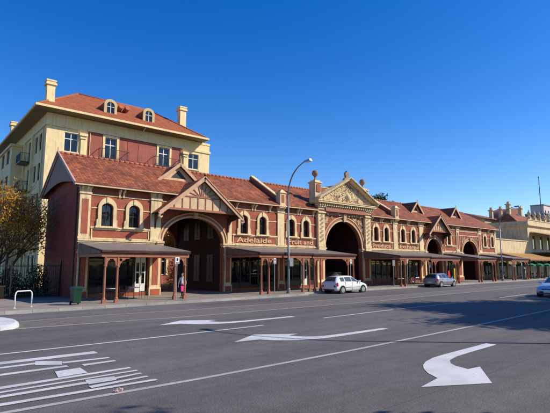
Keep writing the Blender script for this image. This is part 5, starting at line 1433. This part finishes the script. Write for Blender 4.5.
# ------------------------------------------------------------------ people
def person(loc, rz, label, top, bottom, hair='hair', pose='walk', bag=None, scale=1.0, skirt=False):
    p = thing('person', loc, label, 'person', None, rz)
    def skin(name, verts, edges, radii, mat, parent, root=0):
        me = bpy.data.meshes.new(name); me.from_pydata([tuple(c*scale for c in v) for v in verts], edges, [])
        o = bpy.data.objects.new(name, me); COL.objects.link(o); o.parent = parent
        md = o.modifiers.new('Skin', 'SKIN'); md.use_smooth_shade = True
        for i, r in enumerate(radii):
            sv = me.skin_vertices[0].data[i]; rr = r if isinstance(r, tuple) else (r, r); sv.radius = (rr[0]*scale, rr[1]*scale); sv.use_root = (i == root)
        s = o.modifiers.new('Sub', 'SUBSURF'); s.levels = 2; s.render_levels = 2
        me.materials.append(M[mat]); return o
    st = .22 if pose == 'walk' else .04
    V = [(0,0,.92),(0,0,1.1),(0,0,1.3),(0,0,1.42),(.0,0,1.50),(.02,0,1.56),(.03,0,1.66),(.02,0,1.72)]
    R = [(.13,.10),(.115,.09),(.14,.10),(.1,.08),(.05,.05),(.065,.06),(.085,.075),(.06,.05)]
    E = [(0,1),(1,2),(2,3),(3,4),(4,5),(5,6),(6,7)]
    def chain(frm, pts, rs):
        prev = frm
        for q, r in zip(pts, rs): V.append(q); R.append(r); E.append((prev, len(V)-1)); prev = len(V)-1
        return prev
    for s in (-1, 1):
        f = s*st
        chain(0, [(0,s*.09,.86),(f*.45+.03,s*.09,.49),(f-.03,s*.09,.10),(f-.02,s*.09,.05),(f+.13,s*.1,.03)], [.085,.055,.035,.035,.03])
        h = chain(3, [(0,s*.17,1.39),(-f*.35-.01,s*.22,1.12),(-f*.6+.04,s*.22,.88),(-f*.6+.05,s*.22,.83)], [.05,.038,.026,.028])
        b = Vector(V[h])
        for k, (dx, ln) in enumerate(((-.022,.075),(-.008,.085),(.008,.09),(.022,.08))):
            V.append((b.x+dx*1.2,b.y,b.z-.05)); R.append(.009); E.append((h,len(V)-1)); V.append((b.x+dx*1.4+.012,b.y-s*.006,b.z-.05-ln*.8)); R.append(.007); E.append((len(V)-2,len(V)-1))
        V.append((b.x+.035,b.y-s*.012,b.z-.03)); R.append(.009); E.append((h,len(V)-1)); V.append((b.x+.045,b.y-s*.012,b.z-.07)); R.append(.008); E.append((len(V)-2,len(V)-1))
    body = skin('body', V, E, R, 'skin', p)
    TV = [(0,0,.93),(0,0,1.1),(0,0,1.3),(0,0,1.42),(0,0,1.46)]; TR = [(.155,.12),(.135,.105),(.16,.118),(.115,.09),(.065,.06)]; TE = [(0,1),(1,2),(2,3),(3,4)]
    for s in (-1, 1):
        f = s*st; n = len(TV); TV += [(0,s*.175,1.385),(-f*.35-.01,s*.222,1.12),(-f*.6+.035,s*.222,.91)]; TR += [.062,.05,.04]; TE += [(3,n),(n,n+1),(n+1,n+2)]
    skin('top', TV, TE, TR, top, p)
    BV = [(0,0,.98),(0,0,.9)]; BR = [(.13,.11),(.15,.125)]; BE = [(0,1)]
    for s in (-1, 1):
        f = s*st; n = len(BV); BV += [(0,s*.09,.82),(f*.45+.03,s*.09,.49),(f-.03,s*.09,.10)]; BR += [.1,.07,.05]; BE += [(1,n),(n,n+1),(n+1,n+2)]
    skin('trousers', BV, BE, BR, bottom, p)
    hm = MB(); sc = scale
    hm.lathe((.005*sc,0,1.60*sc), [(.04*sc,-.06*sc),(.092*sc,-.02*sc),(.105*sc,.06*sc),(.09*sc,.125*sc),(.05*sc,.165*sc),(.01*sc,.175*sc)], 14)
    for v in range(len(hm.v)):
        x, y, z = hm.v[v]; hm.v[v] = (min(x*.95-.02*sc, .055*sc if z < 1.70*sc else 1), y*.86, z)
    hm.build('hair', hair, p, smooth=True)
    fm = MB(); fm.tube([(.1*sc,0,1.66*sc),(.125*sc,0,1.635*sc),(.11*sc,0,1.625*sc)], [.008*sc,.014*sc,.012*sc], 6); fm.build('nose', 'skin', p, smooth=True)
    for s in (-1, 1):
        em = MB(); em.lathe((.102*sc, s*.032*sc, 1.665*sc), [(.001,-.008),(.011,0),(.001,.008)], 8); em.build('eye', 'dark', p)
        em = MB(); em.lathe((.02*sc, s*.088*sc, 1.64*sc), [(.004,-.03),(.015,0),(.004,.03)], 8); em.build('ear', 'skin', p)
    mm = MB(); mm.box(.098*sc,.112*sc,-.025*sc,.025*sc,1.592*sc,1.60*sc); mm.build('mouth', 'redv', p)
    for s in (-1, 1):
        f = s*st*scale; sm = MB(); sm.hexa([(f-.09,s*.1-.045,0),(f+.2,s*.1-.045,0),(f+.2,s*.1+.045,0),(f-.09,s*.1+.045,0)],[(f-.07,s*.1-.035,.09),(f+.15,s*.1-.04,.06),(f+.15,s*.1+.04,.06),(f-.07,s*.1+.035,.09)]); sm.build('shoe', 'dark', p)
    return p
pp1 = person((15.05,27.6,ZB), -2.6, 'walking person in white top and dark trousers carrying a pink bag', 'cloth_white', 'cloth_dark', scale=.95)
bg = thing('carry_bag', (14.98,27.35,ZB+.38), 'bright pink shopping bag held by the walking person', 'bag')
mb = MB(); mb.hexa([(-.15,-.06,.06),(.15,-.06,.06),(.15,.06,.06),(-.15,.06,.06)],[(-.17,-.05,.42),(.17,-.05,.42),(.17,.05,.42),(-.17,.05,.42)]); mb.build('bag', 'pink', bg)
mb = MB(); mb.tube([(-.1,0,.42),(-.06,0,.52),(.06,0,.52),(.1,0,.42)], .01, 5); mb.build('handle', 'pink', bg)
person((64.7,27.4,ZB), 2.8, 'person in dark clothes walking under the verandah by the distant lamp', 'cloth_dark', 'cloth_dark')

# ------------------------------------------------------------------ split repeated parts into one object each
def islands(me, tol):
    n = len(me.vertices); par = list(range(n))
    def find(a):
        while par[a] != a: par[a] = par[par[a]]; a = par[a]
        return a
    for e in me.edges:
        a, b = find(e.vertices[0]), find(e.vertices[1])
        if a != b: par[a] = b
    g = {}
    for i, v in enumerate(me.vertices): g.setdefault(find(i), []).append(i)
    ids = list(g); bb = []
    for k in ids:
        cs = [me.vertices[i].co for i in g[k]]
        bb.append(([min(c[j] for c in cs)-tol for j in range(3)], [max(c[j] for c in cs)+tol for j in range(3)]))
    m = len(ids); p2 = list(range(m))
    def f2(a):
        while p2[a] != a: p2[a] = p2[p2[a]]; a = p2[a]
        return a
    for i in range(m):
        for j in range(i+1, m):
            if all(bb[i][0][k] <= bb[j][1][k] and bb[j][0][k] <= bb[i][1][k] for k in range(3)):
                a, b = f2(i), f2(j)
                if a != b: p2[a] = b
    cl = {}
    for i, k in enumerate(ids): cl.setdefault(f2(i), []).extend(g[k])
    return list(cl.values())
def separate(o, tol=.004):
    me = o.data; cl = islands(me, tol)
    if len(cl) < 2: return [o]
    owner = {}
    for ci, vs in enumerate(cl):
        for v in vs: owner[v] = ci
    faces = [[] for _ in cl]
    for p in me.polygons: faces[owner[p.vertices[0]]].append(p)
    out = []
    nm = o.name.split('.')[0]
    for ci, vs in enumerate(cl):
        vs = sorted(vs); ix = {v: i for i, v in enumerate(vs)}
        nme = bpy.data.meshes.new(nm)
        nme.from_pydata([tuple(me.vertices[v].co) for v in vs], [], [tuple(ix[v] for v in p.vertices) for p in faces[ci]])
        for mt in me.materials: nme.materials.append(mt)
        nme.polygons.foreach_set('material_index', [p.material_index for p in faces[ci]])
        nme.polygons.foreach_set('use_smooth', [p.use_smooth for p in faces[ci]])
        if ci == 0: o.data = nme; out.append(o)
        else:
            c = o.copy(); c.data = nme; COL.objects.link(c); out.append(c)
    return out
def centre(o):
    c = [v.co for v in o.data.vertices]
    return Vector([(min(x[j] for x in c)+max(x[j] for x in c))/2 for j in range(3)])
SPLIT = {'recessed_panel','passage_wall','pier','panel','pane','string_course','impost_band','panel_frame','eave_bracket','gutter','soffit','downpipe','window','moulding','surround','passage_window','blind','glazed_screen','shop_room','upper_room','roof_vent','inner_wall','eaves','display_stand','wall','bay','mirror','grille','urn','attic','beam','end_board','valance','bracket','cornice','barge_board','coping','rail','gable_board','raking_cornice','pilaster'}
NOSPLIT_ROOT = {'parked_car','moving_car'}
for root in [o for o in bpy.data.objects if o.parent is None]:
    if root.name.split('.')[0] in NOSPLIT_ROOT: continue
    for o in kids(root):
        if o.type != 'MESH' or o.data.users > 1: continue
        ch = [c for c in kids(o) if c.type == 'MESH']
        nm = o.name.split('.')[0]
        parts_ = separate(o, .3) if nm == 'relief' else separate(o) if nm in SPLIT else [o]
        for c in ch:
            cs = separate(c, .3) if c.name.split('.')[0] == 'relief' else separate(c) if c.name.split('.')[0] in SPLIT and c.data.users == 1 else [c]
            if len(parts_) > 1:
                pc = [(q, centre(q)) for q in parts_]
                for q in cs:
                    v = centre(q); q.parent = min(pc, key=lambda t: (t[1]-v).length)[0]

# ------------------------------------------------------------------ light, sky, camera
w = bpy.data.worlds.new('World'); S.world = w; w.use_nodes = True
nt = w.node_tree; bg_ = nt.nodes['Background']
sky = nt.nodes.new('ShaderNodeTexSky'); sky.sky_type = 'NISHITA'; sky.sun_disc = False
el = math.asin(SUN.z); sky.sun_elevation = el; sky.sun_rotation = math.atan2(SUN.x, SUN.y)
sky.air_density = 1.0; sky.dust_density = .3; sky.ozone_density = 3.0; sky.altitude = 100
hs = nt.nodes.new('ShaderNodeHueSaturation'); hs.inputs['Saturation'].default_value = 1.42; hs.inputs['Hue'].default_value = .514; hs.inputs['Value'].default_value = 1.1
nt.links.new(sky.outputs[0], hs.inputs['Color']); nt.links.new(hs.outputs[0], bg_.inputs[0]); bg_.inputs[1].default_value = .145
ld = bpy.data.lights.new('sun', 'SUN'); ld.energy = 4.9; ld.angle = math.radians(.55); ld.color = (1, .91, .77)
lo = bpy.data.objects.new('sun', ld); COL.objects.link(lo); lo.rotation_euler = SUN.to_track_quat('Z', 'Y').to_euler(); lo.location = (20,-20,60)

F, CX, CY, HZ, VX = 444.5, 275, 206.5, 264, 805
pch = math.atan((HZ-CY)/F); yaw = math.atan((VX-CX)/math.hypot(F, HZ-CY))
fx, fy = math.cos(yaw), math.sin(yaw)
fwd = Vector((fx*math.cos(pch), fy*math.cos(pch), math.sin(pch))); rt = Vector((fy, -fx, 0)); up = rt.cross(fwd)
cd = bpy.data.cameras.new('camera'); cd.sensor_width = 36; cd.lens = 36*F/550; cd.clip_end = 4000; cd.clip_start = .1
co = bpy.data.objects.new('camera', cd); COL.objects.link(co)
co.matrix_world = Matrix((( rt.x, up.x, -fwd.x, 0), (rt.y, up.y, -fwd.y, 0), (rt.z, up.z, -fwd.z, 2.4), (0,0,0,1)))
S.camera = co
S.render.engine = 'CYCLES'; S.render.resolution_x = 1024; S.render.resolution_y = 769
S.view_settings.view_transform = 'Standard'; S.view_settings.look = 'None'; S.view_settings.gamma = 1; S.view_settings.use_curve_mapping = False
S.view_settings.exposure = .15
